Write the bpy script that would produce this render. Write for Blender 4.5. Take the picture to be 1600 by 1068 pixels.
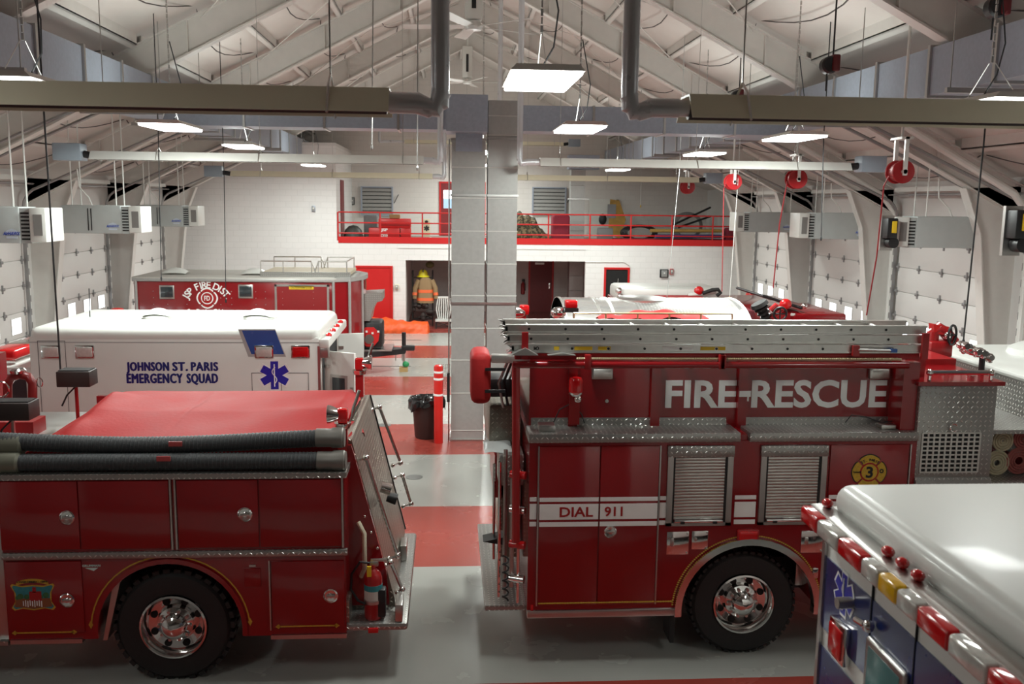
import bpy, bmesh, math, random
import numpy as np
from mathutils import Vector, Matrix
random.seed(7)
PI=math.pi
for o in list(bpy.data.objects): bpy.data.objects.remove(o)
SC=bpy.context.scene; COL=SC.collection
# ---------------------------------------------------------------- camera
FPX,YAW,PITCH,ROLL,CAMH=1450.0,.069,.1504,.0123,4.5
def _axes():
    w=Vector((math.sin(YAW)*math.cos(PITCH),math.cos(YAW)*math.cos(PITCH),-math.sin(PITCH)))
    r=Vector((math.cos(YAW),-math.sin(YAW),0)); d=w.cross(r); c,s=math.cos(ROLL),math.sin(ROLL)
    return c*r-s*d, s*r+c*d, w
_R,_D,_W=_axes()
def ray(px,py): return _R*((px-800)/FPX)+_D*((py-534)/FPX)+_W
def P(px,py,Y):                      # photo pixel -> point on the plane Y
    v=ray(px,py); t=Y/v.y; return Vector((v.x*t,Y,CAMH+v.z*t))
def PX(px,py,X):                     # ... on the plane X
    v=ray(px,py); t=X/v.x; return Vector((X,v.y*t,CAMH+v.z*t))
def PZ(px,py,z):                     # ... on the height z
    v=ray(px,py); t=(z-CAMH)/v.z; return Vector((v.x*t,v.y*t,z))
cd=bpy.data.cameras.new('camera'); cam=bpy.data.objects.new('camera',cd); COL.objects.link(cam)
cd.sensor_width=36; cd.lens=FPX/1600*36; cd.clip_start=.05; cd.clip_end=300
cam.matrix_world=Matrix((( _R.x,-_D.x,-_W.x,0),(_R.y,-_D.y,-_W.y,0),(_R.z,-_D.z,-_W.z,CAMH),(0,0,0,1)))
SC.camera=cam
# ---------------------------------------------------------------- world, exposure
wd=bpy.data.worlds.new('world'); SC.world=wd; wd.use_nodes=True
wd.node_tree.nodes['Background'].inputs[0].default_value=(.75,.85,1,1)
wd.node_tree.nodes['Background'].inputs[1].default_value=.6
SC.view_settings.view_transform='Standard'; SC.view_settings.look='None'; SC.view_settings.gamma=1
SC.view_settings.use_curve_mapping=False
SC.view_settings.exposure=0.0
cd.dof.use_dof=True; cd.dof.focus_distance=12; cd.dof.aperture_fstop=2.8
LAMP_W=265.0; LAMP_UP=.11; LAMP_COL=(.93,1,.95)
# ---------------------------------------------------------------- materials
MATS={}
class NT:
    def __init__(s,m): s.t=m.node_tree; s.n=s.t.nodes; s.l=s.t.links
    def new(s,k,**kw):
        n=s.n.new(k)
        for a,b in kw.items(): setattr(n,a,b)
        return n
    def put(s,sock,v):
        if hasattr(v,'links') or hasattr(v,'is_output'): s.l.new(v,sock)
        else: sock.default_value=v
    def math(s,op,a,b=0,c=None,clamp=False):
        n=s.new('ShaderNodeMath',operation=op,use_clamp=clamp); s.put(n.inputs[0],a); s.put(n.inputs[1],b)
        if c is not None: s.put(n.inputs[2],c)
        return n.outputs[0]
    def mix(s,f,a,b):
        n=s.new('ShaderNodeMix',data_type='RGBA'); s.put(n.inputs[0],f); s.put(n.inputs[6],a); s.put(n.inputs[7],b); return n.outputs[2]
    def noise(s,scale,detail=3,vec=None,rough=.5):
        n=s.new('ShaderNodeTexNoise'); n.inputs['Scale'].default_value=scale; n.inputs['Detail'].default_value=detail; n.inputs['Roughness'].default_value=rough
        if vec is not None: s.l.new(vec,n.inputs['Vector'])
        return n.outputs[0]
    def ramp(s,f,a,b):
        n=s.new('ShaderNodeMapRange'); n.clamp=True; s.put(n.inputs[0],f); n.inputs[1].default_value=a; n.inputs[2].default_value=b; return n.outputs[0]
    def bump(s,h,strength,dist):
        n=s.new('ShaderNodeBump'); n.inputs['Strength'].default_value=strength; n.inputs['Distance'].default_value=dist; s.l.new(h,n.inputs['Height']); return n.outputs[0]
def c4(c): return (c[0],c[1],c[2],1)
def mat(name,col,rough=.5,metal=0,coat=0,var=.06,vscale=6,bump=0,bscale=40,emit=0,trans=0,alpha=1,rvar=.08,spec=.5):
    if name in MATS: return MATS[name]
    m=bpy.data.materials.new(name); m.use_nodes=True; t=NT(m); b=t.n['Principled BSDF']
    tc=t.new('ShaderNodeTexCoord').outputs['Object']
    nz=t.noise(vscale,4,tc)
    lo=[max(0,x*(1-var)) for x in col]; hi=[min(1,x*(1+var)) for x in col]
    t.l.new(t.mix(nz,c4(lo),c4(hi)),b.inputs['Base Color'])
    t.l.new(t.math('MULTIPLY_ADD',nz,rvar*2,max(.02,rough-rvar)),b.inputs['Roughness'])
    b.inputs['Metallic'].default_value=metal; b.inputs['Coat Weight'].default_value=coat; b.inputs['Coat Roughness'].default_value=.08
    b.inputs['Specular IOR Level'].default_value=spec
    if bump: t.l.new(t.bump(t.noise(bscale,4,tc),bump,.02),b.inputs['Normal'])
    if emit: b.inputs['Emission Color'].default_value=c4(col); b.inputs['Emission Strength'].default_value=emit
    if trans: b.inputs['Transmission Weight'].default_value=trans
    MATS[name]=m; return m
def diamond_mat(name,col,cell=.048,rough=.32,metal=.9):
    m=bpy.data.materials.new(name); m.use_nodes=True; t=NT(m); b=t.n['Principled BSDF']
    uv=t.new('ShaderNodeTexCoord').outputs['UV']
    sp=t.new('ShaderNodeSeparateXYZ'); t.l.new(uv,sp.inputs[0])
    u=t.math('DIVIDE',sp.outputs[0],cell); v=t.math('DIVIDE',sp.outputs[1],cell)
    fu=t.math('SUBTRACT',t.math('FRACT',u),.5); fv=t.math('SUBTRACT',t.math('FRACT',v),.5)
    par=t.math('FLOORED_MODULO',t.math('ADD',t.math('FLOOR',u),t.math('FLOOR',v)),2)
    sg=t.math('MULTIPLY_ADD',par,2,-1)
    a=t.math('ADD',fu,t.math('MULTIPLY',fv,sg)); c=t.math('SUBTRACT',fu,t.math('MULTIPLY',fv,sg))
    d=t.math('ADD',t.math('DIVIDE',t.math('ABSOLUTE',a),.66),t.math('DIVIDE',t.math('ABSOLUTE',c),.24))
    h=t.math('SUBTRACT',1,t.ramp(d,.55,1.0))
    t.l.new(t.mix(h,c4([x*.62 for x in col]),c4([min(1,x*1.25) for x in col])),b.inputs['Base Color'])
    t.l.new(t.math('MULTIPLY_ADD',h,-.1,rough+.06),b.inputs['Roughness']); b.inputs['Metallic'].default_value=metal
    t.l.new(t.bump(h,.8,.008),b.inputs['Normal']); MATS[name]=m; return m
RED=mat('red_paint',(.25,.004,.007),.22,0,.6,.08,2,rvar=.05)
RED2=mat('red_trim',(.34,.008,.010),.35,0,.3)
REDBR=mat('bright_red_paint',(.55,.012,.012),.4)
REDVIN=mat('red_vinyl',(.40,.022,.022),.62,0,0,.10,3,.12,25,spec=.22)
REDL=mat('red_lens',(.60,.010,.012),.12,0,.6)
WHITE=mat('white_paint',(.72,.73,.69),.38,0,.12,.03,3,rvar=.05)
WALLW=None
GREYP=mat('grey_paint',(.42,.44,.43),.4,0,.1)
CHROME=mat('chrome',(.78,.77,.76),.1,1,rvar=.04)
STEEL=mat('steel',(.55,.54,.52),.32,1)
ALU=mat('aluminium',(.66,.65,.62),.34,.9,var=.15,vscale=12)
GALV=mat('galvanised_sheet',(.34,.38,.45),.42,.35,var=.16,vscale=18,rvar=.06)
GALVW=mat('pale_galvanised_sheet',(.40,.40,.385),.38,.35,var=.12,vscale=14)
BLACK=mat('black_plastic',(.012,.012,.013),.45)
RUB=mat('rubber',(.016,.015,.015),.65,0,0,.2,8,.25,60)
HOSE=mat('hose_rubber',(.035,.038,.04),.5,0,0,.15,8,.3,90)
DARK=mat('dark_void',(.006,.006,.006),.8)
GLASS=mat('dark_glass',(.03,.04,.045),.08,0,.5)
BLUE=mat('blue_film',(.02,.10,.36),.25,0,.4)
NAVY=mat('navy_film',(.008,.015,.16),.3,0,.3)
SBLUE=mat('star_blue',(.02,.03,.42),.3,0,.3)
DBLUE=mat('ambulance_blue',(.012,.025,.13),.25,0,.5)
GOLD=mat('gold_leaf',(.62,.40,.05),.38,.4,var=.4,vscale=60)
WREF=mat('white_reflective_film',(.90,.91,.89),.4)
REDFILM=mat('red_film',(.36,.01,.01),.4)
DIAM=diamond_mat('diamond_plate',(.62,.61,.58))
DIAMG=diamond_mat('warm_diamond_plate',(.47,.44,.37))
PIPE=mat('flue_steel',(.62,.64,.66),.3,.3)
BEIGE=mat('beige_enamel',(.74,.69,.52),.45)
PWHITE=mat('pale_enamel',(.62,.62,.58),.5)
LENSW=mat('clear_lens',(.62,.62,.58),.1,.2,.7,.2,30)
YEL=mat('yellow_plastic',(.75,.50,.02),.4)
LAMP=mat('lamp_diffuser',(1,.98,.96),.5,emit=9)
PANE=mat('daylight_pane',(.92,.96,1),.3,emit=3.2)
# ---------------------------------------------------------------- mesh builder
class MB:
    def __init__(s): s.v=[]; s.f=[]
    def add(s,vs,fs):
        o=len(s.v); s.v+= [tuple(a) for a in vs]; s.f+=[tuple(i+o for i in f) for f in fs]; return s
    def box(s,x0,x1,y0,y1,z0,z1,bev=0,seg=2):
        x0,x1=min(x0,x1),max(x0,x1); y0,y1=min(y0,y1),max(y0,y1); z0,z1=min(z0,z1),max(z0,z1)
        if bev<=0:
            return s.add([(x0,y0,z0),(x1,y0,z0),(x1,y1,z0),(x0,y1,z0),(x0,y0,z1),(x1,y0,z1),(x1,y1,z1),(x0,y1,z1)],
              [(0,3,2,1),(4,5,6,7),(0,1,5,4),(1,2,6,5),(2,3,7,6),(3,0,4,7)])
        bm=bmesh.new(); bmesh.ops.create_cube(bm,size=1)
        for v in bm.verts: v.co=Vector(((x0+x1)/2+v.co.x*(x1-x0),(y0+y1)/2+v.co.y*(y1-y0),(z0+z1)/2+v.co.z*(z1-z0)))
        bev=min(bev,.49*min(x1-x0,y1-y0,z1-z0))
        bmesh.ops.bevel(bm,geom=list(bm.edges),offset=bev,segments=seg,affect='EDGES',profile=.5)
        bm.verts.ensure_lookup_table(); bm.verts.index_update()
        s.add([v.co[:] for v in bm.verts],[[v.index for v in f.verts] for f in bm.faces]); bm.free(); return s
    def prism(s,poly,axis,a0,a1):
        n=len(poly); A=sum(poly[i][0]*poly[(i+1)%n][1]-poly[(i+1)%n][0]*poly[i][1] for i in range(n))
        if A<0: poly=poly[::-1]
        def mk(p,a): return (a,p[0],p[1]) if axis=='x' else ((p[0],a,p[1]) if axis=='y' else (p[0],p[1],a))
        lo,hi=(min(a0,a1),max(a0,a1))
        if axis=='y': lo,hi=hi,lo
        vs=[mk(p,lo) for p in poly]+[mk(p,hi) for p in poly]
        return s.add(vs,[tuple(range(n-1,-1,-1)),tuple(range(n,2*n))]+[(i,(i+1)%n,n+(i+1)%n,n+i) for i in range(n)])
    def cyl(s,p0,p1,r,r2=None,n=14,caps=True):
        p0=Vector(p0);p1=Vector(p1); r2=r if r2 is None else r2
        d=(p1-p0).normalized(); a=d.orthogonal().normalized(); b=d.cross(a)
        vs=[p0+(a*math.cos(2*PI*i/n)+b*math.sin(2*PI*i/n))*r for i in range(n)]+[p1+(a*math.cos(2*PI*i/n)+b*math.sin(2*PI*i/n))*r2 for i in range(n)]
        fs=[(i,(i+1)%n,n+(i+1)%n,n+i) for i in range(n)]
        if caps: fs+=[tuple(range(n-1,-1,-1)),tuple(range(n,2*n))]
        return s.add(vs,fs)
    def tube(s,pts,r,n=8,closed=False):
        pts=[Vector(p) for p in pts]; m=len(pts); rings=[]
        up=None
        for i,p in enumerate(pts):
            if closed: d=(pts[(i+1)%m]-pts[i-1]).normalized()
            else: d=(pts[min(i+1,m-1)]-pts[max(i-1,0)]).normalized()
            a=d.orthogonal().normalized() if up is None else (up-d*up.dot(d)).normalized()
            up=a; b=d.cross(a); rr=r[i] if isinstance(r,(list,tuple)) else r
            rings.append([p+(a*math.cos(2*PI*k/n)+b*math.sin(2*PI*k/n))*rr for k in range(n)])
        vs=[q for g in rings for q in g]; fs=[]
        for i in range(m if closed else m-1):
            j=(i+1)%m
            for k in range(n): fs.append((i*n+k,i*n+(k+1)%n,j*n+(k+1)%n,j*n+k))
        if not closed: fs+=[tuple(range(n-1,-1,-1)),tuple(range((m-1)*n,m*n))]
        return s.add(vs,fs)
    def lathe(s,prof,c,axis='z',n=24,caps=True):     # prof: (radius, height along axis)
        c=Vector(c); ax={'x':(Vector((0,1,0)),Vector((0,0,1)),Vector((1,0,0))),'y':(Vector((0,0,1)),Vector((1,0,0)),Vector((0,1,0))),'z':(Vector((1,0,0)),Vector((0,1,0)),Vector((0,0,1)))}[axis]
        m=len(prof); vs=[]; fs=[]
        for r,h in prof:
            for k in range(n): vs.append(c+ax[2]*h+(ax[0]*math.cos(2*PI*k/n)+ax[1]*math.sin(2*PI*k/n))*r)
        for i in range(m-1):
            for k in range(n): fs.append((i*n+k,i*n+(k+1)%n,(i+1)*n+(k+1)%n,(i+1)*n+k))
        if caps and prof[0][0]>1e-6: fs.append(tuple(range(n-1,-1,-1)))
        if caps and prof[-1][0]>1e-6: fs.append(tuple(range((m-1)*n,m*n)))
        return s.add(vs,fs)
    def ball(s,c,rx,ry=None,rz=None,n=14,h=9):
        ry=rx if ry is None else ry; rz=rx if rz is None else rz; c=Vector(c); vs=[];fs=[]
        for i in range(h+1):
            t=PI*i/h
            for k in range(n): vs.append(c+Vector((rx*math.sin(t)*math.cos(2*PI*k/n),ry*math.sin(t)*math.sin(2*PI*k/n),-rz*math.cos(t))))
        for i in range(h):
            for k in range(n): fs.append((i*n+k,i*n+(k+1)%n,(i+1)*n+(k+1)%n,(i+1)*n+k))
        return s.add(vs,fs)
    def grid(s,fn,nu,nv):
        vs=[fn(i/nu,j/nv) for j in range(nv+1) for i in range(nu+1)]
        return s.add(vs,[(j*(nu+1)+i,j*(nu+1)+i+1,(j+1)*(nu+1)+i+1,(j+1)*(nu+1)+i) for j in range(nv) for i in range(nu)])
    def merge(s,o): return s.add(o.v,o.f)
    def mesh(s,name,loc,smooth=True,ang=35):
        me=bpy.data.meshes.new(name); v=np.array(s.v,dtype=float).reshape(-1,3)-np.array(loc)
        me.from_pydata(v.tolist(),[],s.f); me.update()
        nl=len(me.loops); vi=np.empty(nl,int); me.loops.foreach_get('vertex_index',vi)
        npol=len(me.polygons); nr=np.empty(npol*3); me.polygons.foreach_get('normal',nr); nr=np.abs(nr.reshape(-1,3))
        tot=np.empty(npol,int); me.polygons.foreach_get('loop_total',tot)
        axl=np.repeat(nr.argmax(1),tot); w=np.array(s.v,dtype=float)[vi]
        uv=np.where((axl==0)[:,None],w[:,[1,2]],np.where((axl==1)[:,None],w[:,[0,2]],w[:,[0,1]]))
        me.uv_layers.new(name='uv'); me.uv_layers[0].data.foreach_set('uv',uv.ravel())
        if smooth:
            me.polygons.foreach_set('use_smooth',np.ones(npol,bool)); me.set_sharp_from_angle(angle=math.radians(ang))
        return me
    def build(s,name,m,parent=None,label=None,cat=None,group=None,kind=None,smooth=True,loc=None,ang=35):
        if parent is not None: loc=ORG[parent.name]
        elif loc is None:
            a=np.array(s.v); lo,hi=a.min(0),a.max(0); loc=((lo[0]+hi[0])/2,(lo[1]+hi[1])/2,lo[2])
        me=s.mesh(name,loc,smooth,ang); me.materials.append(m)
        o=bpy.data.objects.new(name,me); COL.objects.link(o)
        if parent is not None: o.parent=parent
        else: o.location=loc
        ORG[o.name]=tuple(loc); tag(o,label,cat,group,kind); return o
ORG={}
def tag(o,label=None,cat=None,group=None,kind=None):
    if label: o['label']=label
    if cat: o['category']=cat
    if group: o['group']=group
    if kind: o['kind']=kind
    return o
def thing(name,loc,label,cat,group=None):
    o=bpy.data.objects.new(name,None); COL.objects.link(o); o.location=loc; o.empty_display_size=.2
    ORG[o.name]=tuple(loc); return tag(o,label,cat,group)
def copy_tree(root,loc,label=None,group=None):
    def rec(o,par):
        c=o.copy(); COL.objects.link(c); c.parent=par
        for ch in [k for k in bpy.data.objects if k.parent==o]: rec(ch,c)
        return c
    c=rec(root,None); c.location=loc
    if label: c['label']=label
    if group: c['group']=group
    return c
def bx(name,m,par,x0,x1,y0,y1,z0,z1,bev=0,**k): return MB().box(x0,x1,y0,y1,z0,z1,bev).build(name,m,par,**k)
def rods(name,m,par,pts,r,n=8,**k): return MB().tube(pts,r,n).build(name,m,par,**k)
# ---- lettering
def glyph_mesh(body,fat=0.0,depth=.004,space=1.0):
    cu=bpy.data.curves.new('t','FONT'); cu.body=body; cu.size=1; cu.offset=fat; cu.extrude=depth; cu.resolution_u=3; cu.space_character=space
    o=bpy.data.objects.new('t',cu); COL.objects.link(o); dg=bpy.context.evaluated_depsgraph_get(); dg.update()
    me=bpy.data.meshes.new_from_object(o.evaluated_get(dg)); vs=[tuple(v.co) for v in me.vertices]; fs=[tuple(p.vertices) for p in me.polygons]
    bpy.data.objects.remove(o); bpy.data.curves.remove(cu); bpy.data.meshes.remove(me); return vs,fs
def text(name,body,m,par,c,w,h,fat=.01,th=.004,shear=0,gap=1.0,plane='y',bold=0,cap=None):
    """flat lettering centred at c, facing -Y (plane 'y') or -X (plane 'x')"""
    vs,fs=glyph_mesh(body,fat,.5,gap)
    if not vs: return None
    xs=[v[0] for v in vs]; ys=[v[1] for v in vs]; x0,x1,y0,y1=min(xs),max(xs),min(ys),max(ys)
    if cap: y0,y1=0,cap
    out=[]
    for x,y,z in vs:
        X=((x-x0)/(x1-x0)-.5)*w; Z=((y-y0)/(y1-y0)-.5)*h; X+=shear*Z
        if plane=='y': out.append((c[0]+X,c[1]-z*th,c[2]+Z))
        elif plane=='+y': out.append((c[0]-X,c[1]+z*th,c[2]+Z))
        else: out.append((c[0]-z*th,c[1]-X,c[2]+Z))
    b=MB().add(out,fs)
    if bold:
        for k,(sx,sz) in enumerate(((1,0),(-1,0),(0,1),(0,-1),(.7,.7),(-.7,-.7))): b.add([(q[0]+sx*bold,q[1]-.0002*(k+1),q[2]+sz*bold*.6) for q in out],fs)
    return b.build(name,m,par,smooth=False)
def words_text(name,body,m,par,c,w,h,**k):
    """one object per word, spaced along the given width"""
    ws=body.split(); L=[sum(.45 if ch in '.I' else 1 for ch in q) for q in ws]; gap=.55; tot=sum(L)+gap*(len(ws)-1); x=c[0]-w/2
    for q,l in zip(ws,L):
        ww=w*l/tot; text(name,q,m,par,(x+ww/2,c[1],c[2]),ww*.97,h,cap=.70,**k); x+=ww+w*gap/tot
def arc_text(name,body,m,par,c,r,a0,a1,h,fat=.02,th=.004):
    b=MB(); n=len(body)
    for i,ch in enumerate(body):
        if ch==' ': continue
        a=math.radians(a0+(a1-a0)*i/(n-1)); vs,fs=glyph_mesh(ch,fat,.5)
        xs=[v[0] for v in vs]; mx=(min(xs)+max(xs))/2
        out=[]
        for x,y,z in vs:
            X=(x-mx)*h*1.35; R=r+y*h*1.35; out.append((c[0]+R*math.sin(a)+X*math.cos(a),c[1]-z*th,c[2]+R*math.cos(a)-X*math.sin(a)))
        b.add(out,fs)
    return b.build(name,m,par,smooth=False)
def maltese(b,c,r,y0,y1,seg=6):
    """four flared arms, facing -Y"""
    for k in range(4):
        a=k*PI/2; poly=[]
        for t in [(-.22,.3),(-.62,.70),(-.52,.84)]+[(-.52+1.04*i/seg,.84+.20*math.sin(PI*i/seg)) for i in range(1,seg)]+[(.52,.84),(.62,.70),(.22,.3)]:
            x,z=t; poly.append((c[0]+r*(x*math.cos(a)+z*math.sin(a)),c[2]+r*(-x*math.sin(a)+z*math.cos(a))))
        b.prism(poly,'y',y0,y1)
    return b
def star_of_life(name,m,mw,par,c,r,plane='y',th=.004):
    b=MB(); w=MB()
    for k in range(3):
        for bb,s,t in ((w,1.14,th*.6),(b,1.0,th)):
            a=k*PI/3; hw=r*.27*(1.25 if bb is w else 1); L=r*s
            pts=[(-hw,-L),(hw,-L),(hw,L),(-hw,L)]
            q=[(x*math.cos(a)-z*math.sin(a),x*math.sin(a)+z*math.cos(a)) for x,z in pts]
            if plane=='y': bb.prism([(c[0]+x,c[2]+z) for x,z in q],'y',c[1]-t-.0004*k,c[1])
            else: bb.prism([(c[1]-x,c[2]+z) for x,z in q],'x',c[0]-t-.0004*k,c[0])
    o=w.build(name+'_border',mw,par,smooth=False); o=b.build(name,m,par,smooth=False)
    sn=MB(); f=th+.003
    def pt(x,z): return (c[0]+x,c[1]-f,c[2]+z) if plane=='y' else (c[0]-f,c[1]-x,c[2]+z)
    sn.tube([pt(0,-r*.8),pt(0,r*.8)],r*.045,5); sn.tube([pt(r*.16*math.sin(i*.55),-r*.6+i*r*.1) for i in range(13)],r*.035,5)
    sn.build('serpent_staff',mw,par); return o
def lens_lamp(par,name,c,w,h,d,m,frame=CHROME,plane='y'):
    """rectangular lamp: bezel and lens, facing -Y or -X"""
    x,y,z=c
    if plane=='y':
        f=MB().box(x-w/2,x+w/2,y-d,y,z-h/2,z+h/2,.012).build(name,frame,par); bx('lens',m,f,x-w*.41,x+w*.41,y-d-.012,y-.01,z-h*.38,z+h*.38,.01)
    else:
        f=MB().box(x-d,x,y-w/2,y+w/2,z-h/2,z+h/2,.012).build(name,frame,par); bx('lens',m,f,x-d-.012,x-.01,y-w*.41,y+w*.41,z-h*.38,z+h*.38,.01)
    return f
def latch(par,x,y,z,r=.065):
    o=MB().lathe([(r,0),(r,-.012),(r*.86,-.02),(r*.8,-.01),(r*.35,-.008),(r*.3,-.02),(0,-.022)],(x,y,z),'y',20).build('door_latch',CHROME,par)
    MB().box(x-r*.6,x+r*.6,y-.024,y-.006,z-r*.18,z+r*.22,.006).build('latch_handle',STEEL,o); return o
def arch_poly(x0,x1,z0,z1,cx,cz,r,n=20):
    """rectangle with a round wheel opening in its lower edge"""
    a=math.acos(max(-1,min(1,(z0-cz)/r))) if abs(z0-cz)<r else 0
    pts=[(x0,z0)]
    dx=math.sqrt(max(0,r*r-(z0-cz)**2)); a0=math.atan2(z0-cz,-dx); a1=math.atan2(z0-cz,dx)
    if a0<0: a0+=2*PI
    for i in range(n+1):
        a=a0+(a1-a0)*i/n; pts.append((cx+r*math.cos(a),cz+r*math.sin(a)))
    return pts+[(x1,z0),(x1,z1),(x0,z1)]
def arch_band(b,cx,cz,r0,r1,y0,y1,z0,n=24):
    A0=PI-math.asin((z0-cz)/r1) ; A1=math.asin((z0-cz)/r1); out=[];inn=[]
    for i in range(n+1):
        a=A0+(A1-A0)*i/n; out.append((cx+r1*math.cos(a),cz+r1*math.sin(a))); inn.append((cx+r0*math.cos(a),cz+r0*math.sin(a)))
    for i in range(n): b.prism([inn[i],inn[i+1],out[i+1],out[i]],'y',y0,y1)
    return b
def wheel(par,x,yf,z,r,w=.28,side=-1,chunky=False,rim=CHROME):
    """tyre, rim, hub; outer face at yf, facing -Y (side -1) or +Y"""
    s=-side
    t=MB().lathe([(r*.56,s*.05),(r*.60,s*.012),(r*.78,0),(r*.93,s*.01),(r*.985,s*.04),(r,s*.07),(r,s*(w-.07)),(r*.93,s*(w-.01)),(r*.6,s*w)],(x,yf,z),'y',48,False).build('tyre',RUB,par)
    tr=MB(); nb=44 if not chunky else 34
    for i in range(nb):
        a=2*PI*i/nb; da=PI/nb*.62; y0,y1=yf+s*.03,yf+s*(w-.03); h=.012 if not chunky else .026
        for (q0,q1,off) in ((y0,yf+s*w*.46,0),(yf+s*w*.54,y1,PI/nb)):
            R0=r-.012; R1=r+h; A=a+off; pts=[]
            for rr in (R0,R1):
                for aa in (A-da,A+da):
                    for q in (q0,q1): pts.append((x+rr*math.cos(aa),q,z+rr*math.sin(aa)))
            tr.add(pts,[(0,1,3,2),(4,6,7,5),(0,4,5,1),(2,3,7,6),(0,2,6,4),(1,5,7,3)])
    tr.build('tread',RUB,t,kind='stuff',smooth=False)
    R=r*.56
    rm=MB().lathe([(R,s*.03),(R*1.04,-s*.006),(R*.98,-s*.012),(R*.9,s*.03),(R*.86,s*.10),(R*.62,s*.12),(R*.56,s*.07),(R*.40,s*.045),(R*.38,s*.0),(R*.36,-s*.03),(R*.2,-s*.07),(0,-s*.078)],(x,yf,z),'y',36,False).build('rim',rim,par)
    nu=MB(); ho=MB()
    for i in range(10):
        a=2*PI*i/10; nu.cyl((x+R*.48*math.cos(a),yf+s*.06,z+R*.48*math.sin(a)),(x+R*.48*math.cos(a),yf+s*.02,z+R*.48*math.sin(a)),.016,n=6)
    nu.build('lug_nut',STEEL,rm,kind='stuff')
    for i in range(8):
        a=2*PI*(i+.5)/8; ho.cyl((x+R*.74*math.cos(a),yf+s*.13,z+R*.74*math.sin(a)),(x+R*.74*math.cos(a),yf+s*.100,z+R*.74*math.sin(a)),.035,n=12)
    ho.build('rim_hole',DARK,rm,kind='stuff')
    return t
# ================================================================ THE HALL
XL,XR,XC=-9.45,10.6,.575; YF,YM,YB=-5.5,32.7,38.0; ZM=3.08
def roofz(x): return 10.3-.52*abs(x-XC)
def floor_mat():
    m=bpy.data.materials.new('epoxy_floor'); m.use_nodes=True; t=NT(m); b=t.n['Principled BSDF']
    tc=t.new('ShaderNodeTexCoord').outputs['Object']; sp=t.new('ShaderNodeSeparateXYZ'); t.l.new(tc,sp.inputs[0])
    y=sp.outputs[1]; p=t.math('FLOORED_MODULO',t.math('SUBTRACT',y,8.17),5.1606)
    red=t.math('MAXIMUM',t.math('GREATER_THAN',p,2.856),t.math('GREATER_THAN',y,31.67))
    n1=t.noise(1.3,5,tc); n2=t.noise(14,4,tc)
    g=t.mix(n1,(.34,.345,.32,1),(.39,.39,.36,1)); r=t.mix(n1,(.30,.045,.032,1),(.35,.06,.045,1))
    cc=t.mix(red,g,r)
    t.l.new(cc,b.inputs['Base Color']); t.l.new(t.math('MULTIPLY_ADD',n1,.04,.25),b.inputs['Roughness'])
    b.inputs['Coat Weight'].default_value=.25; b.inputs['Coat Roughness'].default_value=.15
    t.l.new(t.bump(t.noise(55,2,tc),.05,.01),b.inputs['Normal']); return m
def block_mat(name,c,bw=.4,bh=.2,strength=.35):
    m=bpy.data.materials.new(name); m.use_nodes=True; t=NT(m); b=t.n['Principled BSDF']
    uv=t.new('ShaderNodeTexCoord').outputs['UV']; br=t.new('ShaderNodeTexBrick'); t.l.new(uv,br.inputs['Vector'])
    br.inputs['Scale'].default_value=1; br.inputs['Brick Width'].default_value=bw; br.inputs['Row Height'].default_value=bh; br.inputs['Mortar Size'].default_value=.012
    br.inputs['Color1'].default_value=c4(c); br.inputs['Color2'].default_value=c4([x*.97 for x in c]); br.inputs['Mortar'].default_value=c4([x*.93 for x in c])
    t.l.new(br.outputs['Color'],b.inputs['Base Color']); b.inputs['Roughness'].default_value=.6
    t.l.new(t.bump(t.math('SUBTRACT',1,br.outputs['Fac']),strength,.01),b.inputs['Normal']); return m
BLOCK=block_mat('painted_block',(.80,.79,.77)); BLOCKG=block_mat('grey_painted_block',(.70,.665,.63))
LINER=mat('liner_panel',(.66,.645,.62),.6,0,0,.05,1.5)
FABRIC=mat('roof_fabric',(.66,.62,.58),.7,0,0,.06,1.2,.5,2.2)
STRUCT=mat('frame_paint',(.70,.68,.64),.55)
DOORW=mat('door_panel_white',(.76,.75,.72),.45,0,0,.03,2,.08,30)
bx('floor',floor_mat(),None,XL,XR,YF,YB+.2,-.2,0,kind='structure',loc=(0,0,0))
# side walls
wl=bx('wall_left',LINER,None,XL-.25,XL,YF,YB+.2,0,roofz(XL)+.1,kind='structure')
wr=bx('wall_right',LINER,None,XR,XR+.25,YF,YB+.2,0,roofz(XR)+.1,kind='structure')
def gable(y0,y1): return MB().prism([(XL,0),(XR,0),(XR,roofz(XR)),(XC,roofz(XC)),(XL,roofz(XL))],'y',y0,y1)
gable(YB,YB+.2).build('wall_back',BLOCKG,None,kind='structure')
gable(YF-.2,YF).build('wall_front',mat('dim_block_paint',(.20,.19,.18),.7),None,kind='structure')
# unseen near loft under the camera, added to cut bounce light: slab, edge wall
bx('floor_near_loft',mat('plank_floor',(.30,.27,.24),.7),None,XL,XR,YF,.55,2.75,2.98,kind='structure')
bx('wall_under_loft',mat('dim_block_paint',(.20,.19,.18),.7),None,XL,XR,.35,.5,0,2.75,kind='structure')
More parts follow.
